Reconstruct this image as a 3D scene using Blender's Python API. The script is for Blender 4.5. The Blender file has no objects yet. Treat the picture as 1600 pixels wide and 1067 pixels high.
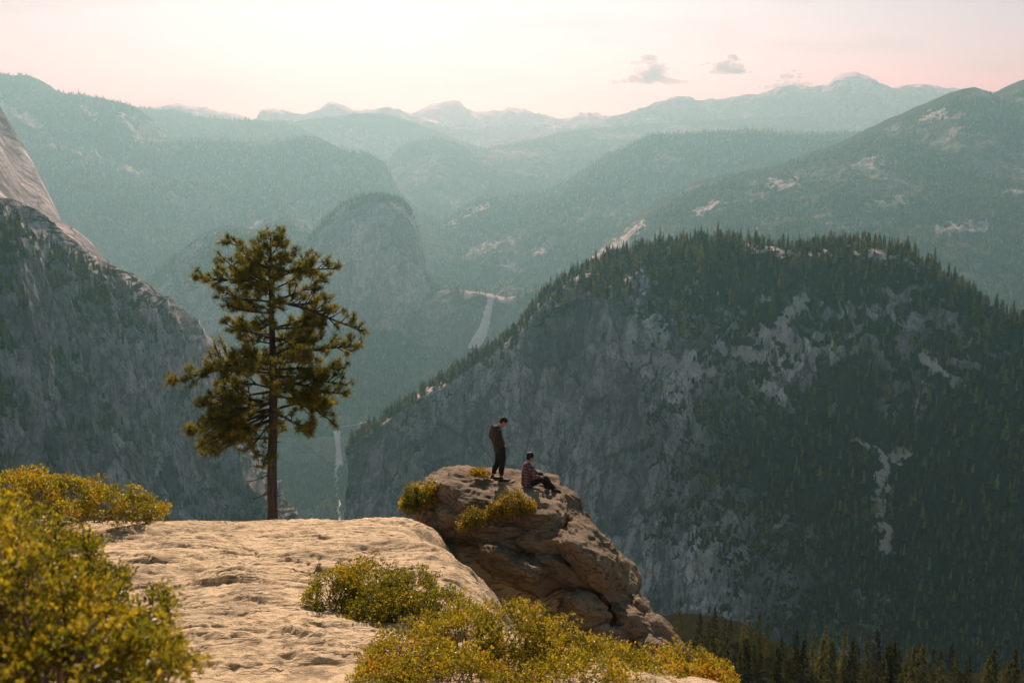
import bpy, bmesh, math, random
import numpy as np
from mathutils import Vector, Matrix
R = math.radians
scene = bpy.context.scene
col = scene.collection

# ------------------------------------------------------------------ camera
F = 1556.0                       # focal length in pixels of a 1600 wide picture (35 mm lens)
PITCH = R(10.1)
cam_d = bpy.data.cameras.new('camera'); cam = bpy.data.objects.new('camera', cam_d); col.objects.link(cam)
cam_d.lens = 35.0; cam_d.sensor_width = 36.0; cam_d.clip_start = 0.1; cam_d.clip_end = 120000
cam.rotation_euler = (R(90) - PITCH, 0, 0)
cam_d.dof.use_dof = True; cam_d.dof.focus_distance = 25.0; cam_d.dof.aperture_fstop = 2.0
scene.camera = cam

# ------------------------------------------------------------------ sky, sun, exposure
SUN_EL, SUN_AZ = R(33), R(-6)    # ahead of the camera, a little to the left, above the frame
world = bpy.data.worlds.new('World'); scene.world = world; world.use_nodes = True
wn, wl = world.node_tree.nodes, world.node_tree.links
wn.clear()
def W(t, **k):
    n = wn.new(t)
    for a, b in k.items(): setattr(n, a, b)
    return n
sky = W('ShaderNodeTexSky', sky_type='NISHITA', sun_disc=False, sun_elevation=SUN_EL, sun_rotation=SUN_AZ,
        altitude=2200, air_density=1.0, dust_density=4.0, ozone_density=1.0)
tint = W('ShaderNodeMix', data_type='RGBA', blend_type='MULTIPLY'); tint.inputs[0].default_value = 1
tint.inputs[7].default_value = (1.04, .95, .78, 1)          # the warm pink of the morning air
wl.new(sky.outputs[0], tint.inputs[6])
# thin high cloud over the whole sky
tc = W('ShaderNodeTexCoord'); mp = W('ShaderNodeMapping'); mp.inputs['Scale'].default_value = (5.0, 5.0, 22.0)
mp.inputs['Location'].default_value = (1.3, 0.4, 0.2)
wl.new(tc.outputs['Generated'], mp.inputs[0])
ns = W('ShaderNodeTexNoise'); ns.inputs['Scale'].default_value = 1.4; ns.inputs['Detail'].default_value = 7; ns.inputs['Roughness'].default_value = .55
wl.new(mp.outputs[0], ns.inputs['Vector'])
rp = W('ShaderNodeValToRGB'); rp.color_ramp.elements[0].position = .52; rp.color_ramp.elements[1].position = .78
rp.color_ramp.elements[0].color = (1, 1, 1, 1); rp.color_ramp.elements[1].color = (.80, .79, .79, 1)
wl.new(ns.outputs['Fac'], rp.inputs[0])
cm = W('ShaderNodeMix', data_type='RGBA', blend_type='MULTIPLY'); cm.inputs[0].default_value = 1
wl.new(tint.outputs[2], cm.inputs[6]); wl.new(rp.outputs[0], cm.inputs[7])
bg = W('ShaderNodeBackground'); bg.inputs[1].default_value = 0.08
wo = W('ShaderNodeOutputWorld'); wl.new(cm.outputs[2], bg.inputs[0]); wl.new(bg.outputs[0], wo.inputs[0])

sun_d = bpy.data.lights.new('sun', 'SUN'); sun = bpy.data.objects.new('sun', sun_d); col.objects.link(sun)
sun_d.energy = 5.0; sun_d.angle = R(.6); sun_d.color = (1.0, .88, .76)
sv = Vector((math.sin(SUN_AZ)*math.cos(SUN_EL), math.cos(SUN_AZ)*math.cos(SUN_EL), math.sin(SUN_EL)))
sun.rotation_euler = sv.to_track_quat('Z', 'Y').to_euler()

vs = scene.view_settings
vs.view_transform = 'Standard'; vs.look = 'None'; vs.gamma = 1; vs.use_curve_mapping = False; vs.exposure = 0.5
scene.render.engine = 'CYCLES'
cy = scene.cycles
cy.use_denoising = True; cy.max_bounces = 6; cy.diffuse_bounces = 2; cy.glossy_bounces = 2; cy.transmission_bounces = 4
cy.volume_bounces = 2; cy.transparent_max_bounces = 8; cy.caustics_reflective = False; cy.caustics_refractive = False
cy.sample_clamp_indirect = 4
rng = np.random.default_rng(11); random.seed(11)

# ------------------------------------------------------------------ helpers
def P(px, py, Y):
    """point of the world seen at that place of the picture, Y metres ahead of the camera"""
    xc, yc = (px - 800)/F, -(py - 533.5)/F
    dy = math.cos(PITCH) + yc*math.sin(PITCH); dz = -math.sin(PITCH) + yc*math.cos(PITCH)
    return (xc/dy*Y, Y, dz/dy*Y)

PERM = np.random.default_rng(5).permutation(256).astype(np.int32); PERM = np.concatenate([PERM, PERM, PERM])
_g = np.random.default_rng(6).normal(size=(256, 3)); GRAD = (_g/np.linalg.norm(_g, axis=1)[:, None]).astype(np.float32)*1.5
def perlin(p):
    p = np.asarray(p, np.float32); i = np.floor(p).astype(np.int32); f = p - i; i &= 255
    u = f*f*f*(f*(f*6-15)+10)
    out = 0
    for dx in (0, 1):
        wx = u[:, 0] if dx else 1-u[:, 0]
        a = PERM[i[:, 0]+dx]
        for dy in (0, 1):
            wy = u[:, 1] if dy else 1-u[:, 1]
            b = PERM[a+i[:, 1]+dy]
            for dz in (0, 1):
                wz = u[:, 2] if dz else 1-u[:, 2]
                g = GRAD[PERM[b+i[:, 2]+dz] & 255]
                out = out + wx*wy*wz*(g[:, 0]*(f[:, 0]-dx)+g[:, 1]*(f[:, 1]-dy)+g[:, 2]*(f[:, 2]-dz))
    return out
def fbm(p, oct=4, gain=.5, lac=2.03):
    s = 0; a = 1.
    p = np.asarray(p, np.float32)
    for k in range(oct):
        s = s + a*perlin(p); p = p*lac+17.3; a *= gain
    return s
def ridged(p, oct=4, gain=.5, lac=2.07):
    s = 0; a = 1.
    p = np.asarray(p, np.float32)
    for k in range(oct):
        s = s + a*(1-2*np.abs(perlin(p))); p = p*lac+9.1; a *= gain
    return s
def sstep(a, b, x):
    t = np.clip((x-a)/(b-a), 0, 1); return t*t*(3-2*t)

def prop(o, label=None, cat=None, group=None, kind=None):
    if label: o['label'] = label
    if cat: o['category'] = cat
    if group: o['group'] = group
    if kind: o['kind'] = kind
    return o
def empty(name, loc=(0, 0, 0), rz=0):
    o = bpy.data.objects.new(name, None); col.objects.link(o); o.location = loc; o.rotation_euler = (0, 0, rz)
    o.empty_display_size = .1
    return o
def obj(name, me, mat=None, parent=None):
    o = bpy.data.objects.new(name, me); col.objects.link(o)
    if mat is not None:
        for m in (mat if isinstance(mat, (list, tuple)) else [mat]): me.materials.append(m)
    if parent is not None: o.parent = parent
    return o
def mesh_np(name, v, f, smooth=True):
    """fast mesh from arrays; f has 3 or 4 columns"""
    me = bpy.data.meshes.new(name); v = np.ascontiguousarray(v, np.float32); f = np.ascontiguousarray(f, np.int32)
    n, k = f.shape
    me.vertices.add(len(v)); me.vertices.foreach_set('co', v.ravel())
    me.loops.add(n*k); me.loops.foreach_set('vertex_index', f.ravel())
    me.polygons.add(n); me.polygons.foreach_set('loop_start', np.arange(0, n*k, k, dtype=np.int32))
    me.polygons.foreach_set('use_smooth', np.full(n, smooth))
    me.update(calc_edges=True)
    return me
def attr(me, name, a):
    at = me.attributes.new(name, 'FLOAT', 'POINT'); at.data.foreach_set('value', np.ascontiguousarray(a, np.float32))

# ------------------------------------------------------------------ materials
class NT:
    def __init__(s, name):
        s.m = bpy.data.materials.new(name); s.m.use_nodes = True; s.t = s.m.node_tree; s.n = s.t.nodes; s.n.clear()
        s.out = s.n.new('ShaderNodeOutputMaterial')
    def N(s, typ, ins={}, **k):
        n = s.n.new('ShaderNode'+typ)
        for a, b in k.items(): setattr(n, a, b)
        for a, b in ins.items(): s.put(n.inputs[a], b)
        return n
    def put(s, sock, b):
        if isinstance(b, bpy.types.NodeSocket): s.t.links.new(b, sock)
        elif isinstance(b, bpy.types.Node): s.t.links.new(b.outputs[0], sock)
        else: sock.default_value = b
    def math(s, op, a, b=0., c=None):
        n = s.N('Math', operation=op); s.put(n.inputs[0], a); s.put(n.inputs[1], b)
        if c is not None: s.put(n.inputs[2], c)
        return n.outputs[0]
    def mix(s, fac, a, b, mode='MIX'):
        n = s.N('Mix', data_type='RGBA', blend_type=mode); s.put(n.inputs[0], fac)
        for q, w in ((6, a), (7, b)): s.put(n.inputs[q], w if not isinstance(w, tuple) else (*w[:3], 1))
        return n.outputs[2]
    def noise(s, vec, scale, detail=5, rough=.55, dist=0.):
        n = s.N('TexNoise', {'Scale': scale, 'Detail': detail, 'Roughness': rough, 'Distortion': dist})
        if vec is not None: s.put(n.inputs['Vector'], vec)
        return n.outputs['Fac']
    def map(s, vec, sc=(1, 1, 1), loc=(0, 0, 0), rot=(0, 0, 0)):
        n = s.N('Mapping', {'Scale': sc, 'Location': loc, 'Rotation': rot}); s.put(n.inputs['Vector'], vec); return n.outputs[0]
    def ramp(s, fac, *st):
        n = s.N('ValToRGB'); cr = n.color_ramp
        while len(cr.elements) < len(st): cr.elements.new(.5)
        for e, (p, c) in zip(cr.elements, st):
            e.position = p; e.color = (c, c, c, 1) if isinstance(c, (int, float)) else (*c, 1)
        s.put(n.inputs[0], fac); return n.outputs[0]
    def att(s, name): return s.N('Attribute', attribute_name=name).outputs['Fac']
    def bump(s, h, strength=.5, dist=1.):
        return s.N('Bump', {'Strength': strength, 'Distance': dist, 'Height': h}).outputs[0]
    def surf(s, sh): s.t.links.new(sh.outputs[0], s.out.inputs['Surface']); return s.m
# ------------------------------------------------------------------ terrain: granite and forest
def terrain_mat(name, far=1.0, rock=(.36, .33, .30), dark=(.15, .145, .14), forest=(.016, .022, .011), brush=(.055, .055, .022), snow=0., pale=(.52, .48, .43)):
    t = NT(name); pos = t.N('NewGeometry').outputs['Position']
    big = t.noise(pos, .004/far, 6, .6); med = t.noise(pos, .022/far, 8, .65); fine = t.noise(pos, .09/far, 6, .7)
    streak = t.noise(t.map(pos, (1, 1, .18)), .03/far, 6, .65, .3)
    wide = t.noise(t.map(pos, (1, 1, .28), rot=(0, R(10), 0)), .0085/far, 5, .6, .5)
    r = t.mix(t.ramp(t.math('ADD', t.math('MULTIPLY', streak, .5), t.math('MULTIPLY', wide, .5)), (.42, 0.), (.56, 1.)), dark, rock)
    r = t.mix(t.math('MULTIPLY', t.ramp(big, (.38, 1.), (.60, 0.)), .6), r, dark)
    r = t.mix(t.math('MULTIPLY', t.ramp(med, (.42, 0.), (.62, 1.)), .55), r, tuple(c*1.25 for c in rock))
    r = t.mix(t.math('MULTIPLY', t.ramp(fine, (.40, 1.), (.55, 0.)), .5), r, dark)
    wp = t.N('VectorMath', operation='ADD'); t.put(wp.inputs[0], pos); sc_ = t.N('VectorMath', operation='SCALE'); t.put(sc_.inputs[0], t.N('TexNoise', {'Vector': pos, 'Scale': .02/far, 'Detail': 4}).outputs['Color']); sc_.inputs['Scale'].default_value = 34*far; t.put(wp.inputs[1], sc_.outputs[0])
    for vs_, amt, wd in ((.010/far, .85, .035), (.034/far, .6, .05)):
        mv = t.map(wp.outputs[0], (1, 1, .34), rot=(0, R(14), R(20)))
        cell = t.N('TexVoronoi', {'Vector': mv, 'Scale': vs_}); edge = t.N('TexVoronoi', {'Vector': mv, 'Scale': vs_}, feature='DISTANCE_TO_EDGE')
        tn_ = t.N('SeparateColor', {0: cell.outputs['Color']}).outputs[0]
        r = t.mix(1., r, t.mix(tn_, (1-.55*amt,)*3, (1+.30*amt,)*3), 'MULTIPLY')
        r = t.mix(t.math('MULTIPLY', t.ramp(edge.outputs['Distance'], (0., 1.), (wd, 0.)), amt), r, tuple(q*.35 for q in dark))
    crk = t.noise(t.map(pos, (1, 1, .3), rot=(0, R(12), 0)), .035/far, 5, .6, .8)
    crk = t.ramp(t.math('ABSOLUTE', t.math('SUBTRACT', crk, .5)), (.0, 1.), (.035, 0.))
    r = t.mix(t.math('MULTIPLY', crk, .75), r, tuple(q*.45 for q in dark))
    f = t.mix(t.ramp(med, (.38, 0.), (.66, 1.)), forest, brush)
    f = t.mix(t.math('MULTIPLY', t.ramp(fine, (.45, 1.), (.58, 0.)), .65), f, tuple(c*.6 for c in forest))
    m = t.att('forest')
    m = t.math('ADD', m, t.math('MULTIPLY', t.math('SUBTRACT', fine, .5), .55))
    m = t.math('ADD', m, t.math('MULTIPLY', t.math('SUBTRACT', med, .5), 1.0))
    m = t.math('ADD', m, t.math('MULTIPLY', t.math('SUBTRACT', big, .5), .7))
    m = t.ramp(m, (.40, 0.), (.56, 1.))
    c = t.mix(m, r, f)
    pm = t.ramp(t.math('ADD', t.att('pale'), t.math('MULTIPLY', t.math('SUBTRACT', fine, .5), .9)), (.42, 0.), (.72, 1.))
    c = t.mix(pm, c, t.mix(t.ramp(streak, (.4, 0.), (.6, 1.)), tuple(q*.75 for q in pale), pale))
    if snow:
        sn = t.ramp(t.math('ADD', t.att('snow'), t.math('MULTIPLY', t.math('SUBTRACT', med, .5), 1.3)), (.5, 0.), (.62, 1.))
        c = t.mix(sn, c, (.72, .72, .74))
    h = t.math('ADD', t.math('MULTIPLY', fine, .4), med)
    b = t.N('BsdfPrincipled', {'Base Color': c, 'Roughness': .92, 'Normal': t.bump(h, .55, 14*far)})
    b.inputs['Specular IOR Level'].default_value = 0.
    return t.surf(b)
M = {}
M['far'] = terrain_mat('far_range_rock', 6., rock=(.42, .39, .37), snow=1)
M['mid'] = terrain_mat('wooded_granite_far', 2.6, rock=(.34, .32, .29))
M['near'] = terrain_mat('wooded_granite', 1.3, rock=(.32, .295, .26), dark=(.16, .15, .13), brush=(.10, .092, .036))
M['cliff'] = terrain_mat('cliff_granite', .8, rock=(.62, .60, .57), dark=(.20, .20, .195))
M['pine_slope'] = terrain_mat('pine_slope_ground', .07, rock=(.34, .26, .18), dark=(.16, .12, .08), forest=(.014, .016, .008), brush=(.030, .027, .012))
M['dome'] = terrain_mat('dome_granite', 1.7, rock=(.58, .555, .52), dark=(.27, .265, .25))

def catmull(pts, t):
    """pts (n,k) at uniform knots over 0..1, cubic with gentle tangents"""
    n = len(pts); x = np.clip(t, 0, 1)*(n-1); i = np.minimum(x.astype(int), n-2); f = (x-i)[:, None]
    g = lambda j: pts[np.clip(j, 0, n-1)]
    p0, p1, p2, p3 = g(i-1), g(i), g(i+1), g(i+2)
    m1, m2 = (p2-p0)*.42, (p3-p1)*.42
    return (2*f**3-3*f**2+1)*p1+(f**3-2*f**2+f)*m1+(-2*f**3+3*f**2)*p2+(f**3-f**2)*m2
def resample(line, n, d=3):
    """polyline of picture points -> n points evenly spaced along the picture, in the world"""
    a = np.array(line, float)
    s = np.concatenate([[0], np.cumsum(np.hypot(np.diff(a[:, 0]), np.diff(a[:, 1]))+1e-6)]); s /= s[-1]
    u = np.linspace(0, 1, n); k = np.interp(u, s, np.linspace(0, 1, len(a)))
    q = catmull(a, k)
    return np.array([P(*w) for w in q])
GROUND = {}; me_data = {}
def on_crest(row): return [(a, b, float(np.interp(a, GX, GY))*c) for a, b, c in row]
PALE = {   # bare, freshly broken or water-worn granite, plus sunlit ledges and edges painted pale: lines in the picture with half widths
 'great_cliff': [([(1412,708),(1390,716),(1378,750),(1374,790),(1384,835),(1388,860)], 13), ([(985,558),(1030,563),(1075,572),(1120,582)], 11), ([(1165,384),(1225,393),(1290,398)], 6), ([(1335,393),(1395,400),(1440,417)], 5), ([(1255,465),(1215,515),(1240,540)], 12), ([(1120,540),(1190,560)], 9), ([(1440,560),(1500,600)], 9), ([(880,438),(940,424)], 4), ([(798,585),(782,610),(770,640)], 7), ([(640,625),(665,612),(690,600)], 6), ([(600,660),(640,672),(660,668)], 5),([(1330,684),(1400,712)],5)],  # bare granite and scars, with sunlit ledges also lightened in the colour
 'open_mountainside': [([(1003,350),(965,384),(935,404),(912,424)], 9), ([(1360,322),(1385,316),(1410,312)], 7), ([(1200,290),(1245,284)], 6), ([(1090,330),(1130,318)], 6), ([(1470,360),(1540,352)], 8), ([(1560,300),(1600,298)], 6), ([(1330,262),(1400,250)], 6), ([(1440,185),(1480,178)],5)],
 'wooded_mountainside': [([(735,395),(760,385),(800,376)], 6), ([(835,395),(860,378)], 8), ([(700,352),(760,320)], 4), ([(0,168),(30,180),(60,195)], 10), ([(80,222),(150,245),(220,270)], 5), ([(130,168),(150,182)], 5), ([(790,408),(810,420)], 7), ([(180,170),(205,200),(222,218)], 4)],
 'falls_cliff': [([(725,456),(765,461),(800,467)], 7)],
 'granite_dome': [([(578,388),(570,420),(562,455)], 7), ([(640,330),(690,352)], 4)],
 'wooded_cliff': [([(300,530),(312,570),(322,620)], 6), ([(240,490),(262,540),(285,600)], 4), ([(130,412),(180,440)], 7), ([(215,610),(235,680),(250,740)], 4), ([(40,352),(120,402)], 8)],  # includes the sunlit strips on the right-hand edge, painted in as pale colour
 'valley_bench': [([(560,668),(590,660)], 3)],
}
def to_pic(q):
    c, s_ = math.cos(PITCH), math.sin(PITCH)
    d = q[:, 1]*c-q[:, 2]*s_; up = q[:, 1]*s_+q[:, 2]*c
    return 800+F*q[:, 0]/d, 533.5-F*up/d
def far_k(Y): return float(np.interp(Y, [2000, 2600, 3400, 4500, 6000, 9000, 12000, 15500], [1, 1.02, 1.85, 2.05, 2.15, 1.9, 1.72, 1.6]))
def landform(name, lines, nu, nv, mat, L=300., amp=(0,), f=(0,), back=(600, 300), zs=.35, strata=0., rough=1., fn=4., seed=0, snow=None, kind='structure', big=.8, k=None):
    """a body of ground lofted through contour lines (crest first, foot last) with its own back slope.
    amp, f: relief in metres and forest cover 0..1 at each line"""
    k_ = k if k else (far_k(np.mean([w[2] for w in lines[0]])) if lines[0][0][2] > 1000 else 1.)
    if k_ != 1.: lines = [[(a, b, c*k_) for a, b, c in l] for l in lines]
    L = L*k_; amp = [[w*k_ for w in a] if isinstance(a, (list, tuple)) else a*k_ for a in amp]; back = (back[0]*k_, back[1]*k_)
    C = [resample(l, nu) for l in lines]
    bk = C[0].copy(); bk[:, 1] += back[0]; bk[:, 2] -= back[1]; bk[:, 0] *= 1.02
    bm_ = C[0].copy(); bm_[:, 1] += back[0]*.35; bm_[:, 2] -= back[1]*.12
    C = [bk, bm_] + C
    row = lambda w: np.interp(np.linspace(0, 1, nu), np.linspace(0, 1, len(w)), w) if isinstance(w, (list, tuple)) else np.full(nu, float(w))
    K = np.array(C); A = np.array([row(w) for w in [amp[0]]*2+list(amp)]); FO = np.array([row(w) for w in [f[0]]*2+list(f)])
    # rows spread by the picture height between lines
    hh = np.array([8, 8]+[max(12, np.mean(np.abs(np.array(lines[i+1])[:, 1].mean()-np.array(lines[i])[:, 1].mean()))) for i in range(len(lines)-1)], float)
    s = np.concatenate([[0], np.cumsum(hh)]); s /= s[-1]
    v = np.interp(np.linspace(0, 1, nv), s, np.linspace(0, 1, len(C)))
    G = np.stack([catmull(K[:, j], v) for j in range(nu)], 1)            # nv,nu,3
    x_ = v*(len(C)-1); i_ = np.minimum(x_.astype(int), len(C)-2); w_ = (x_-i_)[:, None]
    am = A[i_]*(1-w_)+A[i_+1]*w_; fo = FO[i_]*(1-w_)+FO[i_+1]*w_
    du = np.gradient(G, axis=1); dv = np.gradient(G, axis=0)
    N = np.cross(dv, du); N /= np.linalg.norm(N, axis=2)[..., None]+1e-9
    N[N[..., 2] < -.2] *= -1
    p = G.reshape(-1, 3)+seed*131.7
    st = np.array([1, 1, zs])
    d = big*fbm(p*np.array([1, 1, zs*1.6])/(L*2.9)+5.5, 2)+.60*fbm(p*st/L, 4)+.42*rough*(ridged(p*st*3.1/L, 4, .55)-.55)+.10*rough*fbm(p*np.array([1, 1, zs*2])*11/L, 3)
    if strata: d = d+strata*fbm(p*np.array([.4, .4, 3.2])/L*3, 3)
    G2 = G+N*(d.reshape(nv, nu)*am)[..., None]
    # steepness of the finished surface
    du = np.gradient(G2, axis=1); dv = np.gradient(G2, axis=0)
    NN = np.cross(dv, du); NN /= np.linalg.norm(NN, axis=2)[..., None]+1e-9
    nz = np.abs(NN[..., 2])
    q = G2.reshape(-1, 3)
    fm = fo*.9+.62*fbm(q/(L*.9)+3.3, 3).reshape(nv, nu)*np.where(fo > 0.1, 1, 0)*.6
    fm = fm-(1-sstep(.35, .62, nz))*.55
    fm = np.clip(fm, 0, 1)
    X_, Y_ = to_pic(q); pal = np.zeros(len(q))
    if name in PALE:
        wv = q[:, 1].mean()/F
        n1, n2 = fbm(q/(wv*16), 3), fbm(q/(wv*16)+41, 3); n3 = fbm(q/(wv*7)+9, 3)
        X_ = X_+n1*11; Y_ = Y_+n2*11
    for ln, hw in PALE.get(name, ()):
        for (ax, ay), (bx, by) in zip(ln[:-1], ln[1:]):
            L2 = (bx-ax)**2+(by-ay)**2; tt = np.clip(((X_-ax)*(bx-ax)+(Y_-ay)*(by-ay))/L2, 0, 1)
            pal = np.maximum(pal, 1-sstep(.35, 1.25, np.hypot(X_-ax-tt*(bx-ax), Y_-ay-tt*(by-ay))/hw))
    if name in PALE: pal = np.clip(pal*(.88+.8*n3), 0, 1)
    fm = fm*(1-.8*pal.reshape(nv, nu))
    idx = np.arange(nv*nu).reshape(nv, nu)
    F4 = np.stack([idx[:-1, :-1], idx[1:, :-1], idx[1:, 1:], idx[:-1, 1:]], -1).reshape(-1, 4)
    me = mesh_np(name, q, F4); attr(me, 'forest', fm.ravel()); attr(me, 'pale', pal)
    me_data[name] = me_data.get(name, []) + [me]
    if snow is not None: attr(me, 'snow', sstep(snow[0]*k_, snow[1]*k_, q[:, 2]))
    o = obj(name, me, mat); prop(o, kind=kind)
    GROUND[o.name] = (G2, fm, nz)
    return o

S = 'structure'
# --- far ranges, pale with distance
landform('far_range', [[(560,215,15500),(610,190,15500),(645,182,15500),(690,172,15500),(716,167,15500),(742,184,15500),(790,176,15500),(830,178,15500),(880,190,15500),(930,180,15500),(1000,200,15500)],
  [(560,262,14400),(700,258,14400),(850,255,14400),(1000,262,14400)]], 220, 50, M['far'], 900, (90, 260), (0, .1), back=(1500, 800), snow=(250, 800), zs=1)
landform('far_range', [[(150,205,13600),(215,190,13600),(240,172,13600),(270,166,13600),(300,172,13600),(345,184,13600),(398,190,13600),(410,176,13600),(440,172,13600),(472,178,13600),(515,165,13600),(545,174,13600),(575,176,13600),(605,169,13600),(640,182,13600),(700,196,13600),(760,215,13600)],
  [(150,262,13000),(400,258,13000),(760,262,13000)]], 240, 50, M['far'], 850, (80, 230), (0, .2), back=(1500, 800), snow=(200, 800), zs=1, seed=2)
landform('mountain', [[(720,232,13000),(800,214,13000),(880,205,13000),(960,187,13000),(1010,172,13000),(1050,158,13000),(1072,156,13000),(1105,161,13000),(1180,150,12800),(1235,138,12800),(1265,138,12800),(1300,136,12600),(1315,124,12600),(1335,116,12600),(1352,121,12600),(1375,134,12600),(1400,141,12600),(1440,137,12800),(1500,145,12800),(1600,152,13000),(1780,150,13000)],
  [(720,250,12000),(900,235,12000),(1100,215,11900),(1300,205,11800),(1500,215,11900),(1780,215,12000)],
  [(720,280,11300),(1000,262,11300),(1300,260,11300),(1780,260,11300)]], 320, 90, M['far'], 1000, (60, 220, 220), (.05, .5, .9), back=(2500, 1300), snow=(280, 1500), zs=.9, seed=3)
landform('hill', [[(430,215,10900),(460,194,10900),(500,188,10900),(560,182,10900),(605,184,10900),(645,196,10900),(690,212,10900),(740,228,10900),(790,240,10900)],
  [(430,265,10500),(560,262,10500),(680,262,10500),(790,265,10500)]], 160, 50, M['mid'], 900, (18, 120), (.7, .8), back=(2000, 700), zs=1, seed=4)
landform('ridge', [[(595,290,8600),(606,262,8600),(620,240,8600),(648,224,8600),(690,221,8700),(728,225,8800),(748,236,8900),(770,232,9200),(810,224,9500),(880,208,10000),(950,200,10200),(1010,195,10400),(1100,190,10500),(1190,186,10500),(1258,183,10500),(1300,195,10500),(1345,210,10300),(1420,225,10000),(1560,240,10000)],
  [(595,310,8100),(625,275,8000),(690,262,8000),(760,262,8100),(880,240,8800),(1010,225,9300),(1200,220,9500),(1560,262,9000)],
  [(595,390,6300),(690,375,6300),(800,350,6500),(1000,300,7000),(1200,290,7000),(1560,300,7000)]], 300, 110, M['mid'], 700, (22, 90, 120), (.75, .45, .85), back=(1500, 700), zs=.8, seed=5)
landform('ridge', [[(120,150,9200),(180,165,9200),(205,170,9200),(240,176,9200),(268,175,9200),(300,184,9200),(350,190,9200),(400,190,9200),(440,193,9200),(466,203,9100),(482,222,9000),(505,240,8900),(560,262,8800)],
  [(120,240,7800),(300,240,7800),(450,245,7800),(560,280,7800)]], 170, 60, M['mid'], 650, (18, 90), (.8, .8), back=(1500, 600), zs=.9, seed=6)
# --- wooded slope on the left under the long ridge
landform('wooded_mountainside', [[(-160,96,7100),(-60,116,6800),(0,122,6600),(32,124,6500),(60,145,6400),(95,150,6300),(150,157,6200),(190,168,6100),(212,195,6000),(226,220,5950),(300,224,6000),(400,228,6000),(440,224,6000),(482,221,5900),(520,236,5800),(565,246,5700),(595,262,5600),(620,298,5500),(645,326,5400),(690,352,5300),(730,380,5200)],
  [(-160,250,5300),(0,245,5300),(120,265,5250),(250,295,5200),(400,305,5200),(520,325,5100),(600,345,5000),(650,375,4900),(730,400,4800)],
  [(-160,345,4700),(100,350,4650),(300,365,4600),(500,395,4550),(640,430,4500),(730,440,4400)],
  [(-160,450,4200),(200,460,4150),(400,470,4150),(600,480,4150),(730,480,4100)]], 420, 200, M['mid'], 420, (22, 95, 80, 60), (.72, .68, .70, .85), back=(1500, 700), zs=.9, seed=7)
# --- slope right of the valley, two ridges deep
landform('wooded_mountainside', [[(640,385,5000),(665,366,5000),(690,350,5200),(720,328,5300),(760,312,5400),(820,305,5500),(870,296,5500),(920,268,5600),(960,243,5700),(1000,226,5700),(1030,217,5700),(1080,216,5700),(1130,210,5700),(1200,210,5800),(1270,215,5800),(1340,212,5900),(1420,215,6000),(1600,260,6000)],
  [(640,420,4500),(720,390,4500),(800,370,4500),(900,345,4600),(1000,315,4700),(1100,295,4800),(1300,285,4900),(1600,320,4900)],
  [(640,480,3850),(740,464,3700),(850,455,3700),(950,435,3800),(1100,405,4000),(1600,420,4000)]], 330, 170, M['mid'], 420, (18, 75, 70), (.80, .66, .60), back=(1500, 700), zs=.9, seed=8)
landform('open_mountainside', [[(860,480,3550),(890,448,3600),(920,418,3700),(960,385,3800),(1000,350,3900),(1060,310,4000),(1100,290,4050),(1150,277,4100),(1200,268,4100),(1260,250,4150),(1300,236,4150),(1350,215,4200),(1400,192,4200),(1450,172,4250),(1490,155,4250),(1525,143,4300),(1545,146,4300),(1565,155,4300),(1582,152,4400),(1600,142,4500),(1660,120,4600),(1780,105,4700)],
  [(860,500,3300),(960,430,3400),(1060,370,3400),(1200,330,3400),(1350,310,3400),(1500,290,3400),(1780,280,3400)],
  [(860,540,2950),(1000,470,2850),(1200,430,2750),(1400,430,2700),(1600,480,2600),(1780,520,2600)]], 400, 220, M['near'], 330, (14, 46, 38), (.70, .66, .85), back=(1500, 700), zs=.9, seed=9)
# --- the half-hidden bright dome at the left edge and the wooded cliff below it
landform('granite_dome', [[(-190,-60,3600),(-120,30,3500),(-70,100,3420),(-30,165,3350),(0,216,3300),(18,252,3200),(34,292,3000),(48,330,2750),(80,350,2650),(105,375,2550),(128,402,2450),(160,425,2400)],
  [(-190,120,2500),(-100,200,2350),(-50,260,2250),(-15,300,2150),(10,325,2100),(40,352,2100),(70,372,2150),(110,402,2200),(160,440,2250)],
  [(-190,400,1850),(-80,400,1850),(0,400,1900),(70,420,1980),(160,470,2100)]], 150, 110, M['dome'], 260, (4, 10, 24), (0, 0, .3), back=(500, 350), zs=.5, seed=10, k=1.)
GX, GY = [-170, 0, 150, 300, 420], [1650, 1750, 2000, 2200, 2250]
landform('wooded_cliff', [on_crest(w) for w in (
  [(-170,285,1),(-60,305,1),(0,320,1),(40,352,1),(90,388,1),(130,408,1),(180,430,1),(210,452,1),(250,480,1),(285,510,1),(306,542,1),(320,585,1),(336,640,1),(356,700,1),(382,760,1),(420,830,1)],
  [(-170,400,.945),(0,400,.945),(80,435,.95),(150,470,.955),(210,515,.96),(255,565,.965),(285,620,.97),(308,680,.972),(335,740,.975),(370,800,.978),(420,870,.98)],
  [(-170,520,.90),(0,520,.90),(90,545,.91),(170,590,.92),(220,640,.93),(265,700,.94),(310,770,.95),(360,830,.955),(420,890,.96)],
  [(-170,720,.845),(0,720,.845),(120,740,.86),(220,780,.88),(320,840,.905),(420,920,.93)],
  [(-170,1000,.77),(0,1000,.77),(420,1030,.87)])], 380, 320, M['cliff'], 190, ([10, 10, 12, 24, 34, 34], [18, 22, 30, 36], [16, 22, 38, 46], [16, 22, 34, 42], 24), (.7, .85, [1.1, .95, .7, .3, .25], [1.1, .9, .6, .25, .25], .8), back=(500, 350), zs=.22, strata=.05, rough=1.2, seed=11, big=1.3)
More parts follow.
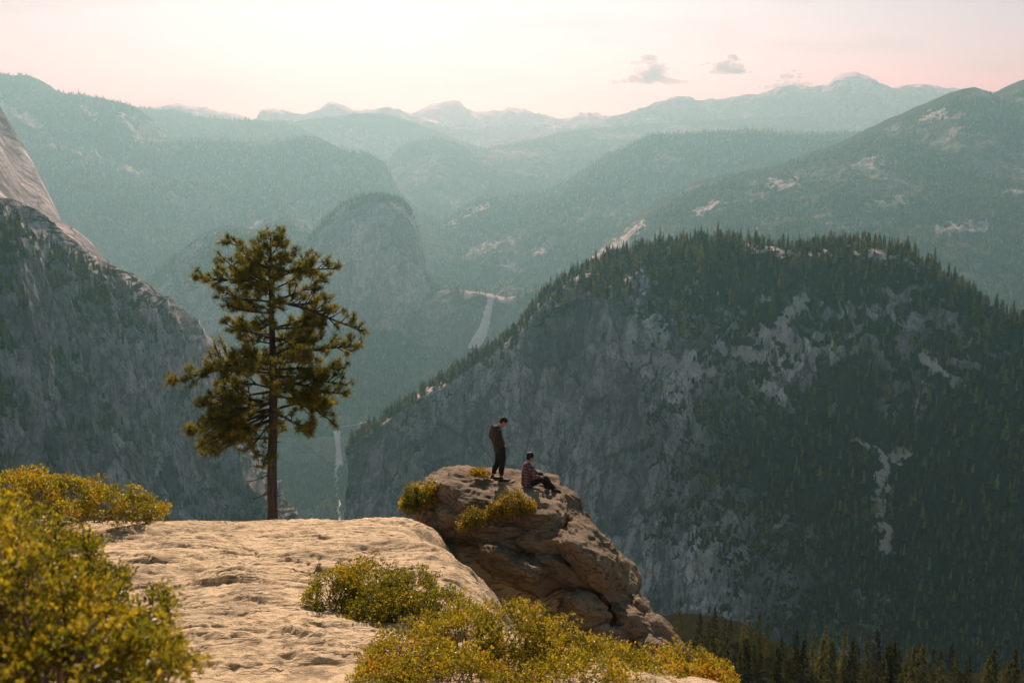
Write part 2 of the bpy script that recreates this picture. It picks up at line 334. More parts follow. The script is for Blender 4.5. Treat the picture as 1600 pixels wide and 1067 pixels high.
# --- domes above the falls
landform('granite_dome', [[(370,380,4500),(392,356,4500),(415,347,4500),(442,342,4500),(470,349,4500),(490,364,4500),(520,400,4500)],
  [(370,440,4200),(440,430,4200),(520,440,4200)]], 70, 40, M['dome'], 200, (5, 20), (.6, .6), back=(400, 250), seed=12)
landform('granite_dome', [[(190,480,3950),(215,455,3950),(240,428,3950),(275,398,3950),(315,368,3950),(345,358,3950),(385,361,3950),(430,372,3950),(480,396,3950),(520,440,3950)],
  [(190,520,3700),(250,470,3680),(320,425,3660),(400,425,3660),(480,460,3680),(520,490,3720)],
  [(190,660,3200),(350,620,3300),(520,590,3350)]], 150, 110, M['dome'], 220, (6, 32, 40), (.8, .55, .85), back=(500, 350), zs=.5, seed=13)
landform('granite_dome', [[(430,455,3780),(452,420,3780),(470,394,3780),(490,366,3780),(515,338,3780),(548,316,3780),(580,309,3780),(612,311,3770),(632,320,3740),(645,342,3710),(653,370,3690),(659,400,3670),(666,430,3660),(690,454,3650),(730,475,3640)],
  [(430,475,3640),(470,432,3620),(510,388,3610),(550,352,3610),(585,340,3610),(615,346,3605),(635,372,3600),(646,410,3600),(665,450,3590),(690,470,3590),(730,488,3590)],
  [(430,530,3460),(500,518,3440),(560,515,3430),(620,515,3430),(665,510,3440),(700,505,3460),(730,510,3490)],
  [(430,570,3330),(730,560,3380)]], 220, 170, M['dome'], 170, (5, 13, 20, 25), (.8, .22, -.1, .95), back=(420, 330), zs=.20, rough=1.3, seed=14)
# --- step of the upper fall, wooded bench, step of the lower fall and gorge
landform('falls_cliff', [[(630,490,3660),(690,458,3600),(735,460,3530),(765,464,3500),(795,469,3500),(840,455,3600),(920,430,3800)],
  [(630,515,3500),(690,500,3480),(740,500,3460),(765,500,3455),(800,510,3450),(850,500,3480),(920,480,3550)],
  [(630,570,3420),(700,552,3430),(740,547,3430),(765,547,3420),(800,562,3400),(850,545,3400),(920,530,3400)]], 150, 90, M['near'], 140, (5, 22, 20), (.45, .30, .8), back=(300, 30), zs=.3, seed=15, k=1.85)
landform('valley_bench', [[(330,530,3560),(480,520,3520),(600,522,3480),(740,545,3460),(820,560,3420),(930,520,3420)],
  [(330,610,3200),(480,604,3170),(600,612,3150),(720,615,3150),(930,640,3100)],
  [(330,690,2860),(450,674,2820),(500,670,2800),(528,671,2795),(560,669,2800),(620,664,2820),(720,680,2800),(930,740,2700)],
  [(330,770,2770),(450,738,2770),(500,730,2760),(528,728,2755),(560,730,2760),(620,745,2760),(720,790,2700),(930,830,2600)],
  [(330,850,2500),(450,830,2460),(528,816,2440),(600,840,2440),(720,900,2350),(930,950,2300)],
  [(330,1020,2000),(528,1000,2000),(720,1030,1900),(930,1060,1900)]], 210, 190, M['near'], 170, (10, 26, 10, 14, 24, 30), (.95, .95, .9, .85, .95, .95), back=(100, 20), zs=.6, seed=16, k=1.85)
# --- the great cliff on the right with its wooded top and the spur running down to the lower fall
GX, GY = [540, 800, 900, 1000, 1130, 1300, 1500, 1790], [2400, 2200, 2100, 2020, 1920, 1800, 1640, 1450]
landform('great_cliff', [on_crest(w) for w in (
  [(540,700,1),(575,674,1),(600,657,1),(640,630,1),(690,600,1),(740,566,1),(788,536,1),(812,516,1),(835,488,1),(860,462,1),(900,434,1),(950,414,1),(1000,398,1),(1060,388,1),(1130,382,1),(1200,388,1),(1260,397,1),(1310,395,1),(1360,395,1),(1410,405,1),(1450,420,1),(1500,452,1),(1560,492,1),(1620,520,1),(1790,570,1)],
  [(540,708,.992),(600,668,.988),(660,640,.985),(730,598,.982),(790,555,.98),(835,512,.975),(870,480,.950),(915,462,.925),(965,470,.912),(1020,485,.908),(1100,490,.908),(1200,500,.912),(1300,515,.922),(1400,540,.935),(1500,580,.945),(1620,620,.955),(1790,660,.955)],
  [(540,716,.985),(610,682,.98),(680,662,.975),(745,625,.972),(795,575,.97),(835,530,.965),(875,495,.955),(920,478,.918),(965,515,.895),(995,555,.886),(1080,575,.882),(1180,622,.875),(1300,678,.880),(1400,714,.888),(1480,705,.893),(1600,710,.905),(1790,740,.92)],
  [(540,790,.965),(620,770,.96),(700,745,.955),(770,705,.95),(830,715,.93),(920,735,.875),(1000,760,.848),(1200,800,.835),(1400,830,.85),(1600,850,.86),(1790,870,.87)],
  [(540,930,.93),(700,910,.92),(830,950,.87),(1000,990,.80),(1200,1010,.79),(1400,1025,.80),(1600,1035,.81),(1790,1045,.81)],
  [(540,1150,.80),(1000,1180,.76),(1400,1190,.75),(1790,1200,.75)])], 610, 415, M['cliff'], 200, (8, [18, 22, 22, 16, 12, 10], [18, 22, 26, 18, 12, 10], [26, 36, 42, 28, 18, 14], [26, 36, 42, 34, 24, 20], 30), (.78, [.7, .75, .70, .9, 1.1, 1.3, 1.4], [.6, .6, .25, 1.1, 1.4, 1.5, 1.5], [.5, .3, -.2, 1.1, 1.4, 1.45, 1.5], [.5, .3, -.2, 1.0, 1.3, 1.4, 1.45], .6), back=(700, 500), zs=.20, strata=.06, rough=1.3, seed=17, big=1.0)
# --- slope below us on the right, where the tall pines stand
landform('pine_slope', [[(700,1060,420),(900,1035,380),(1000,1010,340),(1060,1004,320),(1120,1008,310),(1180,1020,300),(1250,1056,295),(1330,1085,290),(1420,1100,285),(1600,1112,280),(1800,1120,280)],
  [(700,1180,250),(1000,1130,240),(1250,1160,225),(1450,1190,220),(1800,1210,220)],
  [(700,1500,90),(1000,1500,90),(1800,1500,90)]], 140, 80, M['pine_slope'], 40, (2, 4, 4), (1.7, 1.7, 1.7), back=(160, 120), zs=.8, seed=18)
# --- the low ground that runs to the horizon underneath it all
me = mesh_np('ground', [(-60000, -3000, -2900), (60000, -3000, -2900), (60000, 60000, -2900), (-60000, 60000, -2900)], [(0, 1, 2, 3)])
attr(me, 'forest', [.9]*4); prop(obj('ground', me, M['mid']), kind='structure')
# ------------------------------------------------------------------ falling and running water
from mathutils.bvhtree import BVHTree
def bvh_of(name, k=0):
    me = me_data[name][k]; n = len(me.vertices); co = np.empty(n*3, np.float32); me.vertices.foreach_get('co', co)
    f = np.empty(len(me.polygons)*4, np.int32); me.polygons.foreach_get('vertices', f)
    return BVHTree.FromPolygons(co.reshape(-1, 3).tolist(), f.reshape(-1, 4).tolist())
def on_ground(tree, px, py):
    d = Vector(P(px, py, 1)).normalized(); hit = tree.ray_cast(Vector((0, 0, 0)), d)
    return (hit[0], d) if hit[0] else (None, d)
t = NT('white_water'); pos = t.N('NewGeometry').outputs['Position']
st = t.noise(t.map(pos, (1, 1, .12)), .16, 6, .7)
b = t.N('BsdfPrincipled', {'Base Color': t.mix(t.ramp(st, (.34, 0.), (.6, 1.)), (.70, .72, .72), (.95, .95, .94)), 'Roughness': .9})
M['water'] = t.surf(b)
def water(name, tree, line, lift, wob, nu=9, nv=60, seed=0):
    """line: (px, py, half width px); lies on the rock under it, lumpy, a few metres thick"""
    L = np.array(line, float); k = np.linspace(0, 1, nv); q = catmull(L, k)
    V = []; last = None
    r = np.random.default_rng(seed)
    cw = np.cumsum(r.normal(size=nv))*.25; 
    for j in range(nv):
        hit, d = on_ground(tree, q[j, 0], q[j, 1])
        last = hit.length if hit else last
        Yd = last if hit is None else hit.length
        V.append((q[j], Yd))
    D = np.array([w[1] for w in V], float); D = np.convolve(np.pad(D, 3, 'edge'), np.ones(7)/7, 'valid')
    out = np.zeros((nv, nu, 3))
    for j in range(nv):
        px, py, hw = q[j]
        for i in range(nu):
            s = -1+2*i/(nu-1)
            d = Vector(P(px+s*hw+wob*math.sin(j*.9+cw[j])*.5, py, 1)).normalized()
            out[j, i] = d*(D[j]-lift*(1-.55*s*s)-r.random()*lift*.25)
    for i in (0, nu-1): out[:, i] += (out[:, i]/np.linalg.norm(out[:, i], axis=1)[:, None])*lift*1.6      # edges tuck into the rock
    idx = np.arange(nv*nu).reshape(nv, nu)
    f = np.stack([idx[:-1, :-1], idx[1:, :-1], idx[1:, 1:], idx[:-1, 1:]], -1).reshape(-1, 4)
    return prop(obj(name, mesh_np(name, out.reshape(-1, 3), f), M['water']), kind='structure')
tr = bvh_of('falls_cliff')
water('waterfall', tr, [(767,467,5),(766,473,6),(763,484,7),(760,498,8),(757,510,9.5),(752,522,11),(746,534,12),(740,544,11)], 24, .6, seed=3)
tr = bvh_of('valley_bench')
water('waterfall', tr, [(526,673,6.5),(527,680,5.8),(528,690,5),(529,705,5),(530,717,6),(530,727,7.5)], 16, .3, seed=4)
water('stream', tr, [(530,724,3.5),(524,738,2.4),(527,748,1.8),(524,757,2),(528,766,2.2),(526,776,1.8),(531,786,2.4),(528,796,2),(531,806,2.3),(528,818,2)], 12, .8, nu=5, nv=80, seed=5)
water('stream', tr, [(530,668,2.2),(545,665,1.6),(558,663,1.5),(572,659,1.3),(582,655,1.2)], 8, .4, nu=5, nv=40, seed=6)
# ------------------------------------------------------------------ conifers
def leaf_mat(name, cols, trans=.45, rough=.55, spec=.3, attr_name='tone', vary=False):
    t = NT(name); v = t.att(attr_name); n = len(cols)
    c = t.ramp(v, *[(i/(n-1), cc) for i, cc in enumerate(cols)])
    if vary:
        rn = t.math('POWER', t.N('ObjectInfo').outputs['Random'], 1.6); g_ = t.math('MULTIPLY_ADD', rn, 2.6, .5); cc_ = t.N('CombineColor'); t.put(cc_.inputs[0], t.math('MULTIPLY', g_, 1.06)); t.put(cc_.inputs[1], g_); t.put(cc_.inputs[2], t.math('MULTIPLY', g_, .9))
        c = t.mix(1., c, cc_.outputs[0], 'MULTIPLY')
    b = t.N('BsdfPrincipled', {'Base Color': c, 'Roughness': rough}); b.inputs['Specular IOR Level'].default_value = spec
    tr = t.N('BsdfTranslucent', {'Color': t.mix(1., c, (1.0, .92, .45), 'MULTIPLY')})
    m = t.N('MixShader', {0: trans}); t.t.links.new(b.outputs[0], m.inputs[1]); t.t.links.new(tr.outputs[0], m.inputs[2])
    return t.surf(m)
M['fir'] = leaf_mat('conifer_foliage', [(.035, .048, .016), (.095, .100, .028), (.22, .185, .045)], .56, .8, .05, vary=True)
t = NT('conifer_bark'); M['bark_far'] = t.surf(t.N('BsdfPrincipled', {'Base Color': (.10, .075, .055, 1), 'Roughness': .9}))
def far_conifer(seed, h=22., w=3.1, tiers=8, spike=.9):
    r = np.random.default_rng(seed); V = []; Fc = []; T = []; mi = []
    for k in range(5):
        a = k/5*2*math.pi; V += [(math.cos(a)*.34, math.sin(a)*.34, -1.5), (math.cos(a)*.1, math.sin(a)*.1, h*.8)]; T += [.1, .1]
    for k in range(5):
        a, b = 2*k, 2*((k+1) % 5); Fc += [(a, b, b+1), (a, b+1, a+1)]; mi += [1, 1]
    z0 = h*.12
    for k in range(tiers):
        q = k/(tiers-1); zt = z0+(h-z0)*(q**.95); top = min(h, zt+(h/tiers)*1.25)
        rad = w*(1-q)**spike*r.uniform(.8, 1.12)+.16; n = 11
        o = len(V); ox, oy = r.normal(size=2)*.12*w*(1-q)
        V.append((ox*.3, oy*.3, top)); T.append(r.uniform(.3, 1))
        for j in range(n):
            a = (j+r.uniform(-.3, .3))/n*2*math.pi; rr = rad*(1.15 if j % 2 else .55)*r.uniform(.75, 1.2)
            V.append((ox+math.cos(a)*rr, oy+math.sin(a)*rr, zt-rr*.38*r.uniform(.4, 1.4))); T.append(np.clip(r.normal(.45, .25), 0, 1))
        for j in range(n): Fc.append((o, o+1+j, o+1+(j+1) % n)); mi.append(0)
    me = mesh_np('conifer', V, Fc, False); attr(me, 'tone', T); me.materials.append(M['fir']); me.materials.append(M['bark_far'])
    me.polygons.foreach_set('material_index', np.array(mi, np.int32))
    return me
FAR = [far_conifer(1, 22, 4.2), far_conifer(2, 25, 3.5, 9, .9), far_conifer(3, 18, 4.4, 7, .7), far_conifer(4, 21, 4.0, 8, .55), far_conifer(5, 15, 4.6, 6, .40), far_conifer(6, 27, 3.2, 10, .8)]

def scatter(G2, fm, nz, n, r, rows=(0, 1), near_pow=1.6, thr=.38, xr=None):
    """n random standing places on a landform, weighted by tree cover; nearer ground gets its full share"""
    nv, nu = fm.shape; a, b = int(rows[0]*nv), int(rows[1]*nv)-1
    g = G2[a:b]; e1 = np.linalg.norm(np.diff(G2, axis=1)[a:b, :nu-1], axis=2); e2 = np.linalg.norm(np.diff(G2, axis=0)[a:b, :nu-1], axis=2)
    w = e1*e2*np.maximum(nz[a:b, :-1], .12)*sstep(thr-.14, thr+.22, fm[a:b, :-1])/(g[:, :-1, 1]**near_pow)
    if xr:
        X_, Y_ = to_pic(g[:, :-1].reshape(-1, 3)); X_ = X_.reshape(w.shape); w = w*((X_ > xr[0]) & (X_ < xr[1]))
    w = w.ravel(); w = w/w.sum()
    c = r.choice(len(w), n, p=w); i, j = c//(nu-1)+a, c % (nu-1); u, v = r.random(n)[:, None], r.random(n)[:, None]
    return (G2[i, j]*(1-u)+G2[i, j+1]*u)*(1-v)+(G2[i+1, j]*(1-u)+G2[i+1, j+1]*u)*v
NG = None
def forest(name, pts, label, r, sc=(.55, 1.25)):
    """a far wood that reads as one mass: one object, trees instanced on its points"""
    global NG
    me = bpy.data.meshes.new(name); me.vertices.add(len(pts)); me.vertices.foreach_set('co', np.ascontiguousarray(pts, np.float32).ravel())
    sz = r.uniform(*sc, len(pts))*(1+.3*(r.random(len(pts)) > .85)); wd = sz*r.uniform(.75, 1.3, len(pts))
    at = me.attributes.new('size', 'FLOAT_VECTOR', 'POINT'); at.data.foreach_set('vector', np.stack([wd, wd, sz], 1).astype(np.float32).ravel()); attr(me, 'turn', r.uniform(0, 6.283, len(pts)))
    at = me.attributes.new('pick', 'INT', 'POINT'); at.data.foreach_set('value', r.integers(0, 6, len(pts)).astype(np.int32))
    o = obj(name, me); prop(o, label, None, None, 'stuff')
    if NG is None:
        NG = bpy.data.node_groups.new('trees_on_points', 'GeometryNodeTree')
        NG.interface.new_socket('Geometry', in_out='INPUT', socket_type='NodeSocketGeometry'); NG.interface.new_socket('Geometry', in_out='OUTPUT', socket_type='NodeSocketGeometry')
        nn, ll = NG.nodes, NG.links
        gi, go = nn.new('NodeGroupInput'), nn.new('NodeGroupOutput'); ip = nn.new('GeometryNodeInstanceOnPoints'); jg = nn.new('GeometryNodeJoinGeometry')
        for s in reversed(TEMPLATES):
            oi = nn.new('GeometryNodeObjectInfo'); oi.inputs['Object'].default_value = s; oi.inputs['As Instance'].default_value = True
            oi.transform_space = 'ORIGINAL'; ll.new(oi.outputs['Geometry'], jg.inputs[0])
        def na(nm, ty):
            q = nn.new('GeometryNodeInputNamedAttribute'); q.data_type = ty; q.inputs['Name'].default_value = nm
            return [s for s in q.outputs if s.enabled and s.name == 'Attribute'][0]
        cx = nn.new('ShaderNodeCombineXYZ'); ll.new(na('turn', 'FLOAT'), cx.inputs[2])
        ll.new(gi.outputs[0], ip.inputs['Points']); ll.new(jg.outputs[0], ip.inputs['Instance']); ip.inputs['Pick Instance'].default_value = True
        ll.new(na('pick', 'INT'), ip.inputs['Instance Index']); ll.new(cx.outputs[0], ip.inputs['Rotation']); ll.new(na('size', 'FLOAT_VECTOR'), ip.inputs['Scale'])
        ll.new(ip.outputs[0], go.inputs[0])
    o.modifiers.new('trees', 'NODES').node_group = NG
    return o
rf = np.random.default_rng(77)
# single trees, the largest that show, on the wooded top of the great cliff
G2, fm, nz = GROUND['great_cliff']
pts = scatter(G2, fm, nz, 7000, rf, (0, .42), 1.0, .30)
X_, Y_ = to_pic(pts)
vis = np.where((X_ > 600) & (X_ < 1590) & (Y_ > 380))[0]
order = vis[np.argsort(pts[vis, 1]+rf.uniform(0, 420, len(vis)))]
single = order[:215]; rest = np.setdiff1d(np.arange(len(pts)), single)
TEMPLATES = []
for n, k in enumerate(single):
    o = bpy.data.objects.new('conifer', FAR[n % 6]); col.objects.link(o); o.location = pts[k]
    s = rf.uniform(.65, 1.2); o.scale = (s*rf.uniform(.9, 1.15), s*rf.uniform(.9, 1.15), s); o.rotation_euler = (0, 0, rf.uniform(0, 6.28))
    prop(o, 'small dark conifer among the many on the wooded top of the great right-hand cliff', 'tree', 'conifers on the wooded top of the great cliff')
    if n < 6: TEMPLATES.append(o)
forest('forest', pts[rest], 'conifer wood covering the top of the great cliff on the right', rf)
forest('forest', scatter(G2, fm, nz, 3800, rf, (.40, 1), 1.0, .42), 'scattered conifers on ledges of the great cliff on the right', rf, (.35, .8))
for key, n, rows, lab, sc, thr in [
  ('open_mountainside', 7000, (.08, 1), 'open conifer wood on the grassy slope behind the great cliff', (.5, 1.1), .42),
  ('wooded_mountainside', 9000, (.05, 1), 'hazy conifer forest on the long slope at the left', (.7, 1.35), .36),
  ('wooded_mountainside.001', 9000, (.05, 1), 'hazy conifer forest on the ridge right of the upper waterfall', (.7, 1.35), .36),
  ('wooded_cliff', 3800, (.04, .75), 'dark conifers on the steep cliff at the left edge', (.4, .95), .34),
  ('valley_bench', 9000, (0, 1), 'dark conifer forest on the valley floor around the lower waterfall', (.7, 1.25), .34),
  ('granite_dome.001', 500, (.2, 1), 'conifers on the small dome behind the pine', (.7, 1.2), .36),
  ('granite_dome.002', 1800, (.1, 1), 'conifers on the wooded dome behind the pine', (.7, 1.2), .36),
  ('granite_dome.003', 1500, (.08, 1), 'conifers on the crown and foot of the steep round dome', (.6, 1.1), .36),
  ('falls_cliff', 700, (.1, 1), 'conifers on the rock step beside the upper waterfall', (.6, 1.1), .36),
  ('ridge', 4000, (.05, 1), 'pale conifer forest on the far ridge in the middle', (.75, 1.2), .36),
  ('ridge.001', 1800, (.05, 1), 'pale conifer forest on the far ridge at the left', (.75, 1.2), .36)]:
    g = GROUND[key]
    kk = max(1., (g[0][..., 1].mean()/2600)**.48)
    forest('forest', scatter(*g, n, rf, rows, 1.3, thr), lab, rf, (sc[0]*kk, sc[1]*kk))

# the tall pines on the slope below us at the lower right, each crown built of branch sprays
M['pine_far'] = leaf_mat('tall_pine_foliage', [(.026, .034, .014), (.060, .062, .022), (.12, .105, .034)], .45, .8, .05, vary=True)
def spray_pine(seed, h=22.):
    r = np.random.default_rng(seed); V = []; Fc = []; T = []
    nb = 95
    for k in range(nb):
        q = (k+r.random())/nb; z = h*(.22+.78*q); L = (3.9*(1-q)**.7+.4)*r.uniform(.55, 1.15)*(.75+.25*math.sin(math.pi*min(1, q*2.2)))
        a = r.uniform(0, 6.283); el = -.25+.75*q+r.normal()*.12
        dx = np.array([math.cos(a)*math.cos(el), math.sin(a)*math.cos(el), math.sin(el)]); sd = np.array([-math.sin(a), math.cos(a), 0])
        m = int(10+22*L/3.3)
        for j in range(m):
            s = r.uniform(.25, 1.0)**.7; c = np.array([0, 0, z])+dx*L*s+sd*r.normal()*.30*L*(1.05-s)+np.array([0, 0, r.normal()*.14])
            ln = r.uniform(.30, .65); v1 = r.normal(size=3)*.55+dx*.6+np.array([0, 0, .35]); v1 /= np.linalg.norm(v1); v2 = np.cross(v1, r.normal(size=3)); v2 /= np.linalg.norm(v2)
            o = len(V); V += [c-v1*ln*.4-v2*ln*.3, c-v1*ln*.4+v2*ln*.3, c+v1*ln*.75]; Fc.append((o, o+1, o+2)); tt = np.clip(r.normal(.42, .26), 0, 1); T += [tt]*3
    me = mesh_np('crown', np.array(V), Fc, False); attr(me, 'tone', T); me.materials.append(M['pine_far'])
    V = []; Fc = []
    for k in range(7):
        q = k/6
        for j in range(7): a = j/7*6.2832; rr = .34*(1-q)+.03; V.append((math.cos(a)*rr+.1*math.sin(q*5+seed), math.sin(a)*rr, -2+(h*.97+2)*q))
    for k in range(6):
        for j in range(7): Fc.append((k*7+j, k*7+(j+1) % 7, (k+1)*7+(j+1) % 7, (k+1)*7+j))
    tm = mesh_np('trunk', V, Fc); tm.materials.append(M['bark_far'])
    return me, tm
SP = [spray_pine(s) for s in (21, 22, 23, 24)]
tr = bvh_of('pine_slope')
def ground_z(tree, x, y, z0=500): 
    h = tree.ray_cast(Vector((x, y, z0)), Vector((0, 0, -1))); return h[0].z if h[0] else None
stand = [(1062,958,310),(1094,962,300),(1108,975,292),(1117,953,305),(1133,970,298),(1142,968,308),(1164,966,300),(1187,962,292),(1200,978,300),(1222,1000,285),(1245,990,290),(1258,995,296),(1272,992,300),(1291,983,285),(1300,1005,280),(1322,990,300),(1340,1012,276),(1358,995,296),(1372,990,282),(1389,1005,290),(1405,1020,276),(1420,1012,296),(1440,1030,280),(1470,1022,290),(1488,1010,300),(1515,1030,285),(1540,1040,290),(1570,1035,295),(1230,1035,262),(1180,1030,258),(1130,1030,256),(1085,1020,262),(1285,1040,252),(1350,1050,250),(1500,1052,262),(1590,1050,265),(1320,1030,266),(1160,1010,280)]
names = {3: 'tall dark pine, tallest of the small group just right of the rocky point', 0: 'dark pine nearest the rocky point, leftmost of the distant stand', 7: 'tall pine with straight trunk on the sunlit bank, lower right',
         13: 'tall dark pine in the middle of the lower-right stand', 27: 'dark pine at the far right bottom of the picture'}
rs = np.random.default_rng(8)
for k in range(24):
    px = rs.uniform(1040, 1330); stand.append((px, np.interp(px, [1040, 1180, 1330], [985, 1000, 1030])+rs.uniform(0, 45), rs.uniform(225, 290)))
for k in range(46):      # more of the stand, thinning towards the left
    px = 1600-(rs.random()**1.3)*480; stand.append((px, np.interp(px, [1100, 1250, 1400, 1600], [990, 1000, 1005, 1020])+rs.uniform(0, 40), rs.uniform(235, 300)))
for n, (px, py, Y) in enumerate(stand):
    x = P(px, py, Y)[0]; z = ground_z(tr, x, Y); top = P(px, py-6, Y)[2]
    if z is None: continue
    h = max(9., min(30., top-z)); t_ = empty('pine_tree', (x, Y, z-.3), rf.uniform(0, 6.28)); s = h/22.; t_.scale = (s*.95, s*.95, s)
    cr, tk = SP[n % 4]
    for nm, m in (('crown', cr), ('trunk', tk)):
        o = bpy.data.objects.new(nm, m); col.objects.link(o); o.parent = t_
        if nm == 'crown': o['kind'] = 'stuff'
    prop(t_, names.get(n, 'tall dark pine in the distant stand along the bottom right of the picture'), 'tree', 'tall pines on the slope at the lower right')
# ------------------------------------------------------------------ the rock slab we stand on
def granite(name, base=(.46, .37, .275), dark=(.22, .17, .125), sc=1., lichen=(.10, .085, .06), bump=.5):
    t = NT(name); pos = t.N('NewGeometry').outputs['Position']
    a = t.noise(pos, .55*sc, 6, .6); b_ = t.noise(pos, 4.2*sc, 8, .7); c_ = t.noise(pos, 38*sc, 4, .75)
    lay = t.noise(t.map(pos, (.35, 1.0, 2.6), rot=(0, R(8), 0)), 2.1*sc, 7, .68, .25)
    c = t.mix(t.ramp(a, (.36, 0.), (.62, 1.)), tuple(q*.80 for q in base), base)
    c = t.mix(t.math('MULTIPLY', t.ramp(b_, (.34, 1.), (.50, 0.)), .45), c, dark)
    c = t.mix(t.math('MULTIPLY', t.ramp(lay, (.36, 1.), (.43, 0.)), .4), c, lichen)
    c = t.mix(t.math('MULTIPLY', t.ramp(c_, (.35, 1.), (.50, 0.)), .35), c, tuple(q*.5 for q in base))
    c = t.mix(t.math('MULTIPLY', t.ramp(c_, (.60, 0.), (.72, 1.)), .4), c, tuple(min(1, q*1.35) for q in base))
    tick = t.noise(t.map(pos, (.30, 1.5, 1.5), rot=(0, R(-6), R(5))), 6.5*sc, 5, .6, .3)
    tk = t.ramp(tick, (.36, 1.), (.42, 0.)); c = t.mix(t.math('MULTIPLY', tk, .5), c, lichen)
    jn = t.noise(t.map(pos, (.28, 1.0, 1.0), rot=(0, 0, R(-7))), .95*sc, 4, .55, .9)
    jn = t.ramp(t.math('ABSOLUTE', t.math('SUBTRACT', jn, .5)), (.0, 1.), (.011, 0.)); c = t.mix(t.math('MULTIPLY', jn, .75), c, lichen)
    stn = t.noise(t.map(pos, (1.0, .35, 1.0)), .8*sc, 5, .6); c = t.mix(t.math('MULTIPLY', t.ramp(stn, (.52, 0.), (.66, 1.)), .38), c, dark)
    lay = t.math('SUBTRACT', lay, t.math('MULTIPLY', t.math('MAXIMUM', tk, jn), .20))
    h = t.math('ADD', t.math('MULTIPLY', lay, 1.1), t.math('ADD', t.math('MULTIPLY', b_, .6), t.math('MULTIPLY', c_, .16)))
    b = t.N('BsdfPrincipled', {'Base Color': c, 'Roughness': .88, 'Normal': t.bump(h, bump, .12/sc)}); b.inputs['Specular IOR Level'].default_value = .05
    return t.surf(b)
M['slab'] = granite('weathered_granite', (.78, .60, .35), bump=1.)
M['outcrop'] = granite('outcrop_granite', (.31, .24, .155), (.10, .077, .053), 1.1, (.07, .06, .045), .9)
def slab_y(py):
    tn = math.tan(PITCH+math.atan((py-533.5)/F)); return 4.0/max(.02, tn-.19)
LEDGE = []   # raised plates of the slab: (x, y, half width, height, length, skew)
for px, py, w, h in [(365,915,75,.17),(240,876,45,.12),(300,858,40,.05),(480,866,60,.05),(390,948,90,.08),(380,962,60,.08),(350,1010,110,.07),(470,1005,70,.06),(420,880,50,.06),(540,872,40,.05),(330,1040,70,.09),(180,830,50,.06),(600,850,60,.05),(640,900,40,.06),(510,920,40,.05),(560,830,60,.04),(400,846,70,.04),(300,980,50,.09),(520,1045,60,.08),(640,930,50,.08),(690,940,40,.1)]:
    Y = slab_y(py); LEDGE.append((P(px, py, Y)[0], Y, 1.5*w/F*Y, .75*h*Y/14, .9+1.2*h*8))
rl = np.random.default_rng(3); CRACK = []
for k in range(30):
    px, py = rl.uniform(100, 640), 822+250*rl.random()**1.2; n_ = rl.integers(4, 8); ln = rl.uniform(16, 44); tl = rl.normal()*.10+.06; pts_ = []
    for q_ in range(n_): y_ = py+(q_*ln)*tl+rl.normal()*ln*.10; pts_.append(P(px+q_*ln, y_, slab_y(y_))[:2])
    CRACK.append((np.array(pts_), rl.uniform(.035, .06), rl.uniform(.035, .085)))
for k in range(8):
    px, py = rl.uniform(110, 700), rl.uniform(826, 1064); Y = slab_y(py); LEDGE.append((P(px, py, Y)[0], Y, rl.uniform(14, 48)/F*Y, rl.uniform(.03, .08)*Y/12, rl.uniform(.4, 1.2)))
LIP = np.array([P(a, b, slab_y(b)) for a, b in [(860,1040),(760,990),(712,950),(682,895),(640,845),(622,826),(618,816)]])
CREST = np.array([P(*w) for w in [(600,830,24.5),(680,815,24.5),(780,812,24.2),(860,850,23.6),(940,915,23),(1000,975,22.5),(1060,1040,22),(1200,1200,21),(1400,1450,20)]])
